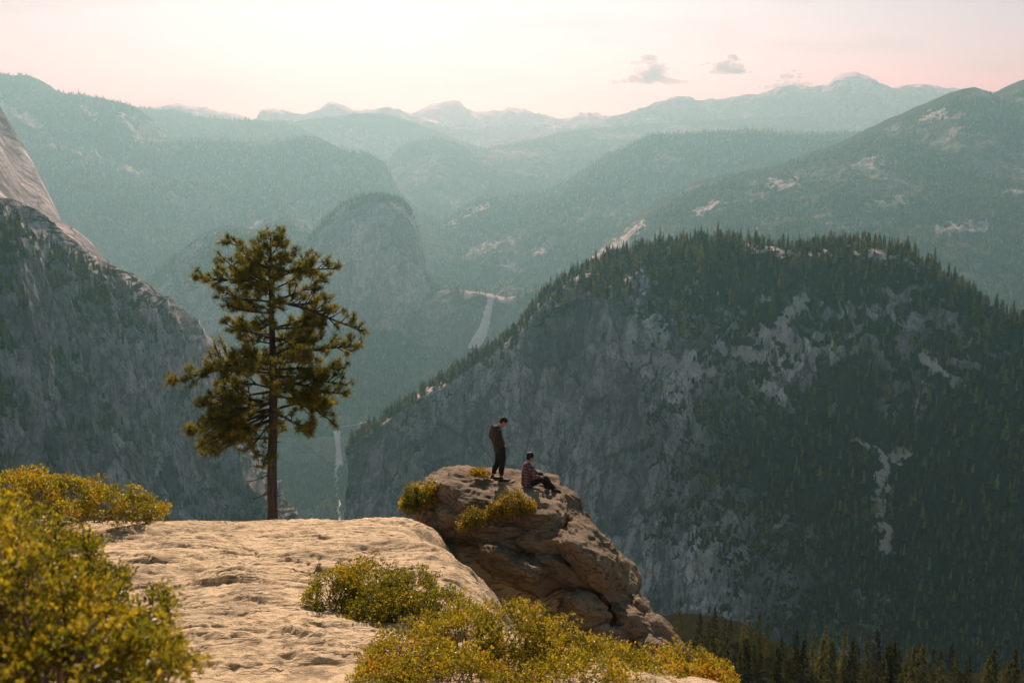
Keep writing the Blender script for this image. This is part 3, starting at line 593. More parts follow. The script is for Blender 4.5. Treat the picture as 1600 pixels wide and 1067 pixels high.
def slab_z(x, y, detail=True):
    x = np.asarray(x, float); y = np.asarray(y, float)
    p = np.stack([x, y, np.zeros_like(x)], -1)
    z = -4.0-.19*y
    q0 = p.reshape(-1, 3)
    ye = 22.0+.5*perlin(p[..., :].reshape(-1, 3)*np.array([.35, 0, 0])+7.7).reshape(x.shape)+.06*np.clip(-x-6, 0, 9)
    over = np.clip(y-ye, 0, None); z = z-.40*over*np.clip(over/2.2, 0, 1)
    # right of the slab the ground drops into a gully; beyond it rises the shaded flank of the rocky point
    x0 = np.interp(y, LIP[:, 1], LIP[:, 0])+(.30*perlin(q0*.5+3)+.22*fbm(q0*1.7+8, 2)).reshape(x.shape); d = np.clip(x-x0, 0, None)
    base = z-.62*d**2.1/(1+.05*d)*(.12+.88*sstep(12.2, 14.5, y))-np.clip(x-5, 0, None)**1.5*.9
    cx = np.interp(x, CREST[:, 0], CREST[:, 1]); cz = np.interp(x, CREST[:, 0], CREST[:, 2])
    fl = np.where(y < cx, cz-1.05*(cx-y), cz-.9*(y-cx))-3*np.clip(-1.9-x, 0, None)
    z = np.where(x > x0-1.5, np.maximum(base, fl), base)
    near = -1.75-.28*y-1.1*np.clip(y-6.6+.12*np.clip(x, -3, 5), 0, None)**1.3-1.2*np.clip(x-.3, 0, None); z = np.maximum(z, near)      # the higher ground where the camera stands
    q = q0
    if detail:
        n = .16*fbm(q*.20+2, 2)+.035*fbm(q*np.array([.8, 1.3, 1])+5, 4)
        lay = fbm(q*np.array([.55, 1.25, 1])+11, 4); st = (lay*5.5); fr = st-np.floor(st)
        n = n+.026*(np.floor(st)+sstep(.88, 1.0, fr))*(.5+.5*sstep(-.3, .3, perlin(q*.5+31)))
        n = n+.022*ridged(q*np.array([1.6, 4.2, 1])+3, 3)+.012*fbm(q*9, 3)
        z = z+n.reshape(x.shape)-.06
        wx = x+.14*fbm(q*1.9+23, 3).reshape(x.shape); wy = y+.20*fbm(q*2.3+29, 3).reshape(x.shape)
        for pts_, wd, dp in CRACK:
            dm = np.full(x.shape, 9.)
            for (ax, ay), (bx, by) in zip(pts_[:-1], pts_[1:]):
                L2 = (bx-ax)**2+(by-ay)**2+1e-9; tt = np.clip(((wx-ax)*(bx-ax)+(wy-ay)*(by-ay))/L2, 0, 1); dm = np.minimum(dm, np.hypot(wx-ax-tt*(bx-ax), (wy-ay-tt*(by-ay))*.8))
            z = z-dp*(1-sstep(.25, 1.3, dm/wd))
        wob = .25*fbm(q*1.7+13, 3).reshape(x.shape)
        for lx, ly, w, h, ln in LEDGE:
            dx = (x-lx)/w; dy = (y-ly)+wob*.9+.18*w*dx
            z = z+h*sstep(0, .06, dy)*(1-sstep(.05, ln, dy))*np.clip(1-np.abs(dx)**1.5, 0, 1)**1.3
    return z
xs = np.concatenate([np.linspace(-26, -11.3, 40), np.linspace(-11.2, .8, 340), np.linspace(.9, 6.5, 60), np.linspace(6.7, 16, 24)])
ys = np.concatenate([np.linspace(-6, 4.4, 16), np.linspace(4.6, 11.4, 50), 11.5*np.exp(np.linspace(0, math.log(23.5/11.5), 310)), np.linspace(23.7, 60, 40)])
XX, YY = np.meshgrid(xs, ys); ZZ = slab_z(XX, YY)
nv, nu = XX.shape; idx = np.arange(nv*nu).reshape(nv, nu)
f4 = np.stack([idx[:-1, :-1], idx[:-1, 1:], idx[1:, 1:], idx[1:, :-1]], -1).reshape(-1, 4)
prop(obj('rock_slab', mesh_np('rock_slab', np.stack([XX, YY, ZZ], -1).reshape(-1, 3), f4), M['slab']), kind='structure')

# ------------------------------------------------------------------ the rocky point: boulders and plates
def boulder_mesh(size, seed, e=3.2, nu=120, nv=76, amp=.10, strata=.05, sc=1., cuts=11):
    th = np.linspace(0, 2*math.pi, nu, endpoint=False); ph = np.linspace(-math.pi/2, math.pi/2, nv)
    T, Ph = np.meshgrid(th, ph); d = np.stack([np.cos(Ph)*np.cos(T), np.cos(Ph)*np.sin(T), np.sin(Ph)], -1)
    rr = (np.abs(d)**e).sum(-1)**(-1/e); v = d*rr[..., None]
    r_ = np.random.default_rng(seed+50)
    for c in range(cuts):                                   # flat fracture faces
        n_ = r_.normal(size=3); n_ /= np.linalg.norm(n_); sup = (v@n_).max(); hh = sup*r_.uniform(.70, .93)
        dp = v@n_; over_ = np.clip(dp-hh, 0, None); v = v-n_*(over_*.94)[..., None]
    s = np.array(size); q = (v*s).reshape(-1, 3)+seed*7.31; m = float(np.mean(s))
    n = .55*amp*(fbm(q/(m*1.1), 3)+.45*ridged(q/(m*.55), 3)-.25)*m
    n = n+strata*(ridged(q*np.array([.25, .25, 1.0])*2.6/sc+1.7, 3)-.6)*.55
    lay = fbm(q*np.array([.5, .5, 1.6])*1.3+4, 3)*4.5; fr = lay-np.floor(lay)
    n = n+.045*(np.floor(lay)+sstep(.9, 1., fr))-.05*sstep(.55, .95, ridged(q*np.array([.9, .9, 1.5])+8, 2))+.016*fbm(q*4.2, 3)+.012*fbm(q*11., 2)
    dirn = (v/ (np.linalg.norm(v, axis=2)[..., None])).reshape(-1, 3)
    out = (v*s).reshape(-1, 3)+dirn*n[:, None]
    idx = np.arange(nv*nu).reshape(nv, nu); nx = np.roll(idx, -1, 1)
    f = np.stack([idx[:-1], nx[:-1], nx[1:], idx[1:]], -1).reshape(-1, 4)
    return mesh_np('boulder', out, f)
point = empty('rocky_point', P(800, 860, 24)); prop(point, 'jutting outcrop of stacked weathered granite blocks at the cliff edge', 'rock')
def stone(name, px, py, Y, size, rot, seed, e=3.2, res=(120, 76), amp=.10, strata=.05):
    me = boulder_mesh(size, seed, e, *res, amp=amp, strata=strata)
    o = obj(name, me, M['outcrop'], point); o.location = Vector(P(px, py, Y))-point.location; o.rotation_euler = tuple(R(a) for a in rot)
    return o
# name, picture place of its middle, distance, half sizes, tilt
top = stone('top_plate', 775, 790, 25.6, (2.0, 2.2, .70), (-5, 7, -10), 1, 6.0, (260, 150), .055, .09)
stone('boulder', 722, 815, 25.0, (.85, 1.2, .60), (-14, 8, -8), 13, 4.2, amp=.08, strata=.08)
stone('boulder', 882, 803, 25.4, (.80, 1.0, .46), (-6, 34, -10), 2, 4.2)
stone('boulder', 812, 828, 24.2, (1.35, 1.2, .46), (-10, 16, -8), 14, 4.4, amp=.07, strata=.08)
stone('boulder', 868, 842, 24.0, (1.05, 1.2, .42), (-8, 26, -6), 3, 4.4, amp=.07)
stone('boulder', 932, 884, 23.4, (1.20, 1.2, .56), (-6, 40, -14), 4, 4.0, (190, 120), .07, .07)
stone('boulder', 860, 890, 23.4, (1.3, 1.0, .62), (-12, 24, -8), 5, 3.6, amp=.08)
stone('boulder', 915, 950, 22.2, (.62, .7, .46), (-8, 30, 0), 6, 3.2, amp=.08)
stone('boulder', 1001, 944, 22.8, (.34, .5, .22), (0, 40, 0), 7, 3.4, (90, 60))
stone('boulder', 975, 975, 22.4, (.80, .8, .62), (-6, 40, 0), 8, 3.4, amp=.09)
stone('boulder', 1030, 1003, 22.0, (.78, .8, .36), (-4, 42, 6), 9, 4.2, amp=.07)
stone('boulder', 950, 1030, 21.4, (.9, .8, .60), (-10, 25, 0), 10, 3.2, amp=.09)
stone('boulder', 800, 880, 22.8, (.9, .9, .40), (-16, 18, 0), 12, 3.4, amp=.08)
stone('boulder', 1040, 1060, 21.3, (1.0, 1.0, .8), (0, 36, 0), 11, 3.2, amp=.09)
# ------------------------------------------------------------------ shrubs
M['leaf'] = leaf_mat('shrub_leaf', [(.065, .09, .013), (.16, .165, .016), (.32, .275, .022), (.50, .385, .032), (.50, .22, .05)], .58, .38, .4)
M['leaf_gold'] = leaf_mat('golden_leaf', [(.10, .10, .015), (.22, .18, .022), (.34, .24, .03), (.42, .26, .035)], .50, .45, .4)
t = NT('shrub_stem'); M['stem'] = t.surf(t.N('BsdfPrincipled', {'Base Color': t.mix(t.noise(t.N('NewGeometry').outputs['Position'], 9.), (.10, .06, .04), (.26, .18, .13)), 'Roughness': .8}))
def tubes(paths, k=5):
    """paths: list of (points (n,3), radii (n,)) -> one mesh's arrays"""
    V, Fc = [], []; base = 0
    for pts, rad in paths:
        pts = np.asarray(pts, float); n = len(pts); rad = np.broadcast_to(np.asarray(rad, float), (n,))
        t_ = np.gradient(pts, axis=0); t_ /= np.linalg.norm(t_, axis=1)[:, None]+1e-9
        up = np.array([0, 0, 1.]) if abs(t_[0, 2]) < .9 else np.array([1., 0, 0])
        a = np.cross(t_, up); a /= np.linalg.norm(a, axis=1)[:, None]+1e-9; b = np.cross(t_, a)
        for j in range(k):
            an = j/k*2*math.pi; V.append(pts+(a*math.cos(an)+b*math.sin(an))*rad[:, None])
        V[-k:] = [np.stack(V[-k:], 1).reshape(-1, 3)]
        i = np.arange(n-1)[:, None]*k; j = np.arange(k)[None]; q = base+i+j; q2 = base+i+(j+1) % k
        Fc.append(np.stack([q, q2, q2+k, q+k], -1).reshape(-1, 4)); base += n*k
    return np.concatenate(V), np.concatenate(Fc)
def leaves(pos, axis, size, r, fold=.25):
    """kite-shaped folded leaves: 4 corners, 2 triangles each"""
    n = len(pos); ax = axis/np.linalg.norm(axis, axis=1)[:, None]
    s = np.cross(ax, r.normal(size=(n, 3))); s /= np.linalg.norm(s, axis=1)[:, None]; nrm = np.cross(ax, s)
    L = size[:, None]; w = .30*L
    v = np.stack([pos, pos+ax*L*.55+s*w+nrm*w*fold, pos+ax*L, pos+ax*L*.55-s*w+nrm*w*fold], 1).reshape(-1, 3)
    b = np.arange(n)[:, None]*4
    return v, np.concatenate([b+[0, 1, 2], b+[0, 2, 3]], 1).reshape(-1, 3)
def shrub(label, blobs, n, leaf=.034, mat='leaf', seed=0, group=None, name='shrub', tone=(.42, .2), spread=.26, gap=-.30):
    """blobs: (px, py, Y, half width px, half height px, depth m). Rosettes of leaves through the outer shell of lumpy mounds, on stems from the ground"""
    r = np.random.default_rng(seed); C = []; Rd = []
    for px, py, Y, a, b, dp in blobs: C.append(P(px, py, Y)); Rd.append((a/F*Y, dp, b/F*Y))
    C = np.array(C); Rd = np.array(Rd); base = np.array(P(blobs[0][0], blobs[0][1]+blobs[0][4], blobs[0][2]))
    w = (Rd[:, 0]*Rd[:, 2]+Rd[:, 0]*Rd[:, 1]); w = w/w.sum()
    k = r.choice(len(C), n, p=w); d = r.normal(size=(n, 3)); d[:, 2] = np.abs(d[:, 2])*1.0-.28; d /= np.linalg.norm(d, axis=1)[:, None]
    lump = 1+spread*fbm(d*2.1+k[:, None]*3.7+seed, 3)*1.6
    rad = r.uniform(.35, 1.0, n)**.45*lump
    p = C[k]+d*Rd[k]*rad[:, None]+r.normal(size=(n, 3))*.02
    clump = fbm(p*np.array([2.2, 2.2, 2.2])*(8/np.mean([b[2] for b in blobs]))**.5+seed*3.1, 3); keep = clump > gap; p, d, clump = p[keep], d[keep], clump[keep]; n = len(p)
    m = 6; ax0 = d*.5+np.array([0, 0, .8])+r.normal(size=(n, 3))*.25
    pos = np.repeat(p, m, 0)+r.normal(size=(n*m, 3))*leaf*.35; axis = np.repeat(ax0, m, 0)*.55+r.normal(size=(n*m, 3))*.62
    v, f = leaves(pos, axis, leaf*.9*r.uniform(.4, 1.4, n*m), r)
    tn = np.repeat(np.clip(tone[0]-.05+.42*clump*tone[1]/.2+r.normal(size=n)*tone[1]*.7, 0, 1), m)+r.normal(size=n*m)*.08
    tn = np.where(r.random(n*m) < .006, 1.0, np.clip(tn, 0, .97))
    o = empty(name, base); prop(o, label, 'shrub', group)
    me = mesh_np('foliage', v-base, f, False); attr(me, 'tone', np.repeat(tn, 4)); fo = obj('foliage', me, M[mat], o); fo['kind'] = 'stuff'
    paths = []
    for q in range(min(n, 60+34*len(C))):
        j = r.integers(n); e = p[j]-base; kk = np.argmin(((C-p[j])**2).sum(1)); s0 = C[kk]-base+np.array([r.normal()*.25*Rd[kk, 0], r.normal()*.25*Rd[kk, 1], -Rd[kk, 2]*.9])
        u = np.linspace(0, 1, 6)[:, None]; mid = r.normal(size=3)*.12*np.linalg.norm(e-s0)
        paths.append((s0*(1-u)+e*u+mid*(4*u*(1-u))*.8, np.linspace(.011, .0035, 6)))
    v, f = tubes(paths, 4); obj('stems', mesh_np('stems', v, f), M['stem'], o)
    return o
GN_ = 'low green-gold shrubs around the slab'
shrub('big blurred green-gold shrub filling the lower left corner, nearest of all', [(30,985,4.6,140,135,.5),(-60,925,5.0,150,160,.5),(125,1050,4.3,115,90,.45),(60,1080,4.2,180,90,.4),(225,1065,4.4,80,60,.35)], 4600, .034, seed=1, group=GN_, tone=(.40, .2))
shrub('dense shrub at the left edge behind the blurred corner shrub, sloping down to the slab', [(30,895,6.2,75,85,.6),(-40,845,6.8,85,80,.6),(95,935,6.0,70,75,.5),(155,1000,5.6,72,75,.5),(222,972,5.7,42,36,.4),(215,1040,5.3,58,66,.4),(110,880,6.3,34,34,.4),(165,925,6.1,30,26,.35)], 5600, .034, seed=2, group=GN_, tone=(.36, .22))
shrub('low sunlit shrubs along the back edge of the slab at the left', [(60,778,19.95,60,28,1.25),(120,783,20.52,45,26,1.14),(165,788,21.09,40,26,1.14),(205,796,21.66,35,18,0.91),(238,803,22.23,24,11,0.68),(15,765,19.38,50,26,1.14)], 4680, .058, seed=3, group=GN_, tone=(.48, .2), mat='leaf')
shrub('low spreading green shrub in the middle of the bare slab', [(520,925,14.48,48,38,0.64),(575,918,14.77,62,42,0.71),(640,932,14.2,62,38,0.71),(690,950,13.63,42,30,0.57),(600,950,13.92,70,30,0.64)], 6720, .040, seed=4, group=GN_, tone=(.36, .2))
shrub('wide yellow-green shrub along the bottom edge, left half, below the bare slab', [(640,1030,11.7,75,52,0.75),(725,992,12.3,70,46,0.75),(800,1000,12.0,80,52,0.75),(700,1075,10.8,120,60,0.75),(590,1070,11.1,50,35,0.6)], 8400, .038, seed=5, group=GN_, tone=(.50, .2))
shrub('yellow-green shrub along the bottom edge, right of the wide one, below the rocky point', [(870,1022,12.0,70,46,0.75),(945,1050,11.7,75,38,0.75),(900,1085,10.8,120,60,0.75),(1010,1062,11.7,50,32,0.6)], 6300, .038, seed=6, group=GN_, tone=(.52, .2))
shrub('small yellow-green shrub at the end of the bottom row, below the tip of the rocks', [(1070,1052,12.45,52,34,0.68),(1115,1066,12.3,42,28,0.6),(1040,1075,12.0,55,34,0.6)], 2660, .040, seed=7, group=GN_, tone=(.56, .2))
shrub('rounded shrub tucked against the left end of the rocky point', [(650,780,24.6,24,24,.5),(675,778,24.8,20,24,.5),(640,792,24.4,16,14,.4)], 1500, .06, seed=8, group=GN_, tone=(.36, .25))
shrub('golden shrub growing on the rock below the seated person', [(800,792,23.2,30,24,.45),(822,800,23.1,18,16,.4),(778,802,23.2,20,20,.4)], 1500, .055, mat='leaf_gold', seed=9, group=GN_, tone=(.5, .25))
shrub('loose dark shrub on the shaded rock face, left of the golden one', [(742,812,23.0,24,18,.35),(728,822,22.9,14,12,.3)], 520, .06, mat='leaf_gold', seed=10, group=GN_, tone=(.42, .25))
shrub('small dry golden tuft on top of the rock beside the standing person', [(746,738,25.6,13,5,.3),(756,741,25.5,9,4,.25)], 420, .045, mat='leaf_gold', seed=12, group=GN_, tone=(.75, .2))
# dry twigs at the rim of the bottom shrubs
tw = empty('dead_twigs', P(845, 985, 13.)); prop(tw, 'bare grey twigs sticking out above the bottom shrubs', 'twigs')
t = NT('dead_wood'); M['dead'] = t.surf(t.N('BsdfPrincipled', {'Base Color': (.42, .36, .29, 1), 'Roughness': .8}))
for k, pts in enumerate([[(845,990),(842,972),(836,958)],[(846,990),(856,972),(866,963)],[(842,975),(846,964),(849,953)],[(848,988),(850,972),(853,966),(861,967)]]):
    b0 = np.array(P(845, 985, 13.)); v, f = tubes([(np.array([P(x, y, 13.+.03*k) for x, y in pts])-b0, np.linspace(.008, .003, len(pts)))], 5)
    obj('twig', mesh_np('twig', v, f), M['dead'], tw)
# ------------------------------------------------------------------ the lone pine behind the slab
t = NT('pine_bark'); pos = t.N('NewGeometry').outputs['Position']
bk = t.noise(t.map(pos, (1, 1, .22)), 9., 6, .65, .3); bl = t.noise(pos, 26., 4, .6)
M['bark'] = t.surf(t.N('BsdfPrincipled', {'Base Color': t.mix(t.ramp(bk, (.40, 0.), (.58, 1.)), (.014, .012, .011), t.mix(bl, (.038, .031, .026), (.066, .052, .042))), 'Roughness': .9, 'Normal': t.bump(bk, .9, .05)}))
M['needle'] = leaf_mat('pine_needles', [(.045, .062, .014), (.11, .128, .024), (.23, .215, .036), (.38, .31, .05)], .56, .5, .3)
YT = 31.0
PB = np.array(P(420, 818, YT)); ptop = np.array(P(424, 371, YT)); YF = 54.0; K_ = YF/YT      # stands 54 m away on the lower ledge
zb = float(slab_z(np.array([PB[0]*K_]), np.array([YF]), False)[0])/K_-.2
pine = empty('pine_tree', (PB[0]*K_, YF, zb*K_)); pine.scale = (K_, K_, K_); prop(pine, 'lone tall pine with a bare lower trunk, standing behind the sunlit slab', 'tree')
H = ptop[2]-zb; pr = np.random.default_rng(4)
def tz(py): return P(420, py, YT)[2]-zb
def tx(z): return .03*math.sin(z*.9)+(ptop[0]-PB[0])*max(0, z/H)
pxm = YT/F/math.cos(R(12))
zs_ = np.linspace(0, H, 40); rad = np.interp(zs_/H, [0, .06, .25, .5, .75, .93, 1], [.27, .20, .172, .145, .10, .045, .012])
nk = 18; an = np.linspace(0, 2*math.pi, nk, endpoint=False); V = []
for z, rr in zip(zs_, rad):
    w = rr*(1+.07*fbm(np.stack([np.cos(an)*3, np.sin(an)*3, np.full(nk, z*.8)], -1), 3)); V.append(np.stack([tx(z)+np.cos(an)*w, np.sin(an)*w, np.full(nk, z)], -1))
V = np.array(V); idx = np.arange(40*nk).reshape(40, nk); nx = np.roll(idx, -1, 1)
obj('trunk', mesh_np('trunk', V.reshape(-1, 3), np.stack([idx[:-1], nx[:-1], nx[1:], idx[1:]], -1).reshape(-1, 4)), M['bark'], pine)
LE = ([362, 372, 385, 410, 432, 455, 480, 520, 560, 600, 640, 680, 705, 720], [8, 45, 82, 70, 118, 95, 82, 108, 118, 160, 152, 150, 140, 110])
RE = ([362, 372, 395, 425, 455, 480, 510, 540, 570, 600, 630, 655, 672, 690], [8, 30, 75, 98, 104, 118, 128, 142, 130, 122, 118, 112, 60, 25])
def needles_at(tips, dirs, r, nn=34, ln=.165):
    n = len(tips); d = dirs/np.linalg.norm(dirs, axis=1)[:, None]
    a = np.repeat(d, nn, 0)*.40+r.normal(size=(n*nn, 3))*.75+np.array([0, 0, .12]); a /= np.linalg.norm(a, axis=1)[:, None]
    p0 = np.repeat(tips, nn, 0)-np.repeat(d, nn, 0)*(r.random((n*nn, 1))*.11)
    s = np.cross(a, r.normal(size=(n*nn, 3))); s /= np.linalg.norm(s, axis=1)[:, None]; L = (ln*r.uniform(.65, 1.15, n*nn))[:, None]
    v = np.stack([p0-s*.006, p0+s*.006, p0+a*L+s*.003, p0+a*L-s*.003], 1).reshape(-1, 3)
    return v, np.arange(n*nn*4).reshape(-1, 4)
def branch(z, az, L, rise, r, droop=0., thick=1., dens=1.):
    """main limb with side twigs and needle tufts at their ends"""
    n = 12; u = np.linspace(0, 1, n); d = np.array([math.cos(az), math.sin(az), 0]); sd = np.array([-math.sin(az), math.cos(az), 0])
    wob = np.cumsum(r.normal(size=n))*.02*L
    c = np.array([tx(z), 0, z])+u[:, None]*L*d+(wob*u)[:, None]*sd
    c[:, 2] += L*(rise*u+droop*u*(1-u)*2.2*-1+.16*np.clip(u-.6, 0, 1)**1.5*2+r.normal()*.02*u)
    R0 = (.014+.017*L)*thick; paths = [(c, np.linspace(R0, R0*.28, n))]; tips = [c[-1], c[-1]-d*.09]; dr = [c[-1]-c[-2], c[-1]-c[-3]]
    m = max(4, int(L*8.8*dens))
    for q in range(m):
        s = r.uniform(.28, .99); i = min(n-2, int(s*(n-1))); p0 = c[i]+(c[i+1]-c[i])*(s*(n-1)-i); side = 1 if q % 2 else -1
        l2 = (.20+.34*L*(1.08-s))*r.uniform(.6, 1.2); dd = d*r.uniform(.5, .9)+sd*side*r.uniform(.35, .95)+np.array([0, 0, r.normal()*.45+.12]); dd /= np.linalg.norm(dd)
        e = np.linspace(0, 1, 5)[:, None]; tw = p0+dd*l2*e+np.array([0, 0, 1])*l2*.20*e**2
        paths.append((tw, np.linspace(R0*.42, .006, 5))); tips.append(tw[-1]); dr.append(tw[-1]-tw[-2])
        for h in range(int(l2/.17)):
            s2 = r.uniform(.35, .95); pp = p0+dd*l2*s2+np.array([0, 0, .03]); d3 = dd*.6+r.normal(size=3)*.5+np.array([0, 0, .25]); d3 /= np.linalg.norm(d3); l3 = r.uniform(.07, .20)
            paths.append((np.array([pp, pp+d3*l3*.5, pp+d3*l3+np.array([0, 0, .015])]), np.array([.008, .007, .005]))); tips.append(pp+d3*l3); dr.append(d3)
    v, f = tubes(paths, 5); o = obj('branch', mesh_np('branch', v, f), M['bark'], pine)
    tips, dr = np.array(tips), np.array(dr)
    v, f = needles_at(tips, dr, r); me = mesh_np('needles', v, f, False); tn = np.clip(np.repeat(r.normal(.44, .25, len(tips)), 34)+r.normal(size=len(tips)*34)*.12, 0, 1)
    attr(me, 'tone', np.repeat(tn, 4)); nd = obj('needles', me, M['needle'], o); nd['kind'] = 'stuff'
    return o
NB = 58
for k in range(NB):
    q = (k+.5)/NB; tip_py = 366+(718-366)*q**.92
    az = k*2.399+pr.normal()*.5; ca = math.cos(az)
    if tip_py > 672 and ca > .1: az = math.pi-az; ca = math.cos(az)          # the lowest living limbs hang on the left
    el, er = np.interp(tip_py, *LE), np.interp(tip_py, *RE); reach = (el*(1-ca)/2+er*(1+ca)/2)*pxm*(.80+.2*abs(ca))*pr.uniform(.62, 1.06)
    rise = np.interp(tip_py, [365, 400, 470, 560, 640, 720], [.95, .50, .22, .0, -.20, -.42])*pr.uniform(.5, 1.4)+pr.normal()*.08
    zt = tz(tip_py); z0 = max(tz(712), min(H-.12, zt-reach*rise))
    branch(z0, az, reach, (zt-z0)/max(reach, .2)-.05, pr, droop=-.10 if tip_py > 540 else .05, dens=1.0)
branch(H-.25, .4, .22, .9, pr); branch(H-.1, 3.6, .16, 1.3, pr)
for k in range(14):
    z = H-.15-k*.13; az = k*2.2+pr.normal()*.4; branch(z, az, .28+.055*k*pr.uniform(.6, 1.2), pr.uniform(.5, 1.0), pr, dens=1.5)
# outlying limbs seen against the haze
for py0, px, py, dens in [(448, 308, 437, 1.0), (408, 347, 378, .9), (470, 552, 520, 1.0), (430, 520, 425, 1.0), (560, 262, 610, .9), (640, 275, 690, 1.0), (655, 300, 716, 1.0), (590, 537, 600, 1.0), (600, 525, 660, 1.0), (560, 550, 545, 1.0), (620, 505, 640, 1.0), (585, 480, 650, 1.)]:
    L = abs(px-420)*pxm; z0 = tz(py0); s = pr.uniform(-.35, .35); az = (math.pi if px < 420 else 0)+s
    branch(z0, az, L/math.cos(s), (tz(py)-z0)/L-.08, pr, droop=-.14, dens=dens)
# dead stubs on the bare trunk
for py, L, ca, dz in [(690, .30, 1, .02), (683, .62, -1, -.05), (716, .55, -1, -.14), (700, .2, -1, -.2), (742, .95, -1, -.30), (728, .16, 1, .0), (772, .75, -1, -.18), (765, .30, -1, -.12), (775, .40, 1, .02), (795, .45, 1, -.10), (805, .45, -1, -.30), (755, .12, 1, .05)]:
    s = pr.uniform(-.5, .5); az = (math.pi if ca < 0 else 0)+s; z = tz(py); u = np.linspace(0, 1, 7); d = np.array([math.cos(az), math.sin(az), 0])
    c = np.array([tx(z), 0, z])+u[:, None]*L*d; c[:, 2] += dz*u**1.3+.05*np.sin(u*7+py)*u*L; c[:, 1] += .06*L*np.sin(u*9+py)
    paths = [(c, np.linspace(.030, .009, 7))]
    if L > .5: paths.append((np.array([c[4], c[4]+d*.12+[0, .03, -.06], c[4]+d*.2+[0, .05, -.16]]), np.array([.013, .009, .005])))
    v, f = tubes(paths, 6); obj('dead_branch', mesh_np('dead_branch', v, f), M['bark'], pine)
# ------------------------------------------------------------------ the two people
def plain(name, c, rough=.8, c2=None, sc=40., spec=.25):
    t = NT(name); q = t.N('TexCoord').outputs['Object']
    cc = t.mix(t.ramp(t.noise(q, sc, 4), (.35, 0.), (.65, 1.)), c2 or tuple(w*.75 for w in c), c)
    b = t.N('BsdfPrincipled', {'Base Color': cc, 'Roughness': rough, 'Normal': t.bump(t.noise(q, 14., 4), .35, .02)}); b.inputs['Specular IOR Level'].default_value = spec
    return t.surf(b)
M['skin'] = plain('skin', (.42, .24, .16), .55, (.36, .19, .12)); M['jacket'] = plain('brown_jacket', (.050, .038, .026)); M['pants'] = plain('dark_trousers', (.022, .022, .023))
M['black'] = plain('black_cloth', (.014, .014, .015)); M['shoe'] = plain('shoe_leather', (.020, .017, .015), .6); M['sole'] = plain('shoe_sole', (.12, .11, .10)); M['hair'] = plain('dark_hair', (.014, .011, .009), .6)
t = NT('plaid_shirt'); q = t.N('TexCoord').outputs['Object']
def band(vec_axis, scale, lo, hi):
    sp = t.N('SeparateXYZ'); t.put(sp.inputs[0], q); fr = t.math('FRACT', t.math('MULTIPLY', t.math('ADD', sp.outputs[vec_axis], 10.), scale)); return t.ramp(fr, (0., 0.), (lo, 0.), (lo+.04, 1.), (hi, 1.), (min(1., hi+.04), 0.))
hz, vx, vy = band(2, 13., .35, .8), band(0, 13., .35, .8), band(1, 13., .35, .8)
c = t.mix(t.math('MULTIPLY', t.math('MAXIMUM', vx, vy), .8), (.30, .15, .13), (.05, .032, .034)); c = t.mix(t.math('MULTIPLY', hz, .75), c, (.045, .03, .033))
c = t.mix(t.math('MULTIPLY', t.math('MULTIPLY', band(2, 13., .0, .10), 1.), .6), c, (.38, .30, .27))
M['plaid'] = t.surf(t.N('BsdfPrincipled', {'Base Color': c, 'Roughness': .85}))

def limb(pts, rad, k=14, cap=True):
    """closed tapering tube; rad: one number or (across, along) pairs; pts joined smoothly"""
    pts = np.array(pts, float); rd = np.array([(w, w) if np.isscalar(w) else w for w in rad], float); n = max(8, 5*len(pts)); u = np.linspace(0, 1, n)
    c = catmull(pts, u); rr = np.maximum(catmull(rd, u), .003)
    t_ = np.gradient(c, axis=0); t_ /= np.linalg.norm(t_, axis=1)[:, None]
    y = np.array([0, 1., 0]); a = y-(t_@y)[:, None]*t_; a /= np.linalg.norm(a, axis=1)[:, None]+1e-9; b = np.cross(t_, a)
    an = np.linspace(0, 2*math.pi, k, endpoint=False)
    V = (c[:, None]+a[:, None]*np.cos(an)[None, :, None]*rr[:, None, :1]+b[:, None]*np.sin(an)[None, :, None]*rr[:, None, 1:]).reshape(-1, 3)
    V = np.concatenate([V, [c[0]-t_[0]*rr[0].min()*.5], [c[-1]+t_[-1]*rr[-1].min()*.5]])
    Fc = [(i*k+j, i*k+(j+1) % k, (i+1)*k+(j+1) % k, (i+1)*k+j) for i in range(n-1) for j in range(k)]
    Fc += [(n*k, (j+1) % k, j, n*k) for j in range(k)]+[(n*k+1, (n-1)*k+j, (n-1)*k+(j+1) % k, n*k+1) for j in range(k)]
    return V, [f[:3] if f[0] == f[-1] else f for f in Fc]
def ball(c, r, k=14, m=10, rot=None):
    V = []; Fc = []
    for i in range(m+1):
        for j in range(k):
            ph = -math.pi/2+math.pi*i/m; th = 2*math.pi*j/k; p = np.array([math.cos(ph)*math.cos(th)*r[0], math.cos(ph)*math.sin(th)*r[1], math.sin(ph)*r[2]])
            if rot is not None: p = rot@p
            V.append(p+c)
    for i in range(m):
        for j in range(k): Fc.append((i*k+j, i*k+(j+1) % k, (i+1)*k+(j+1) % k, (i+1)*k+j))
    return np.array(V), Fc
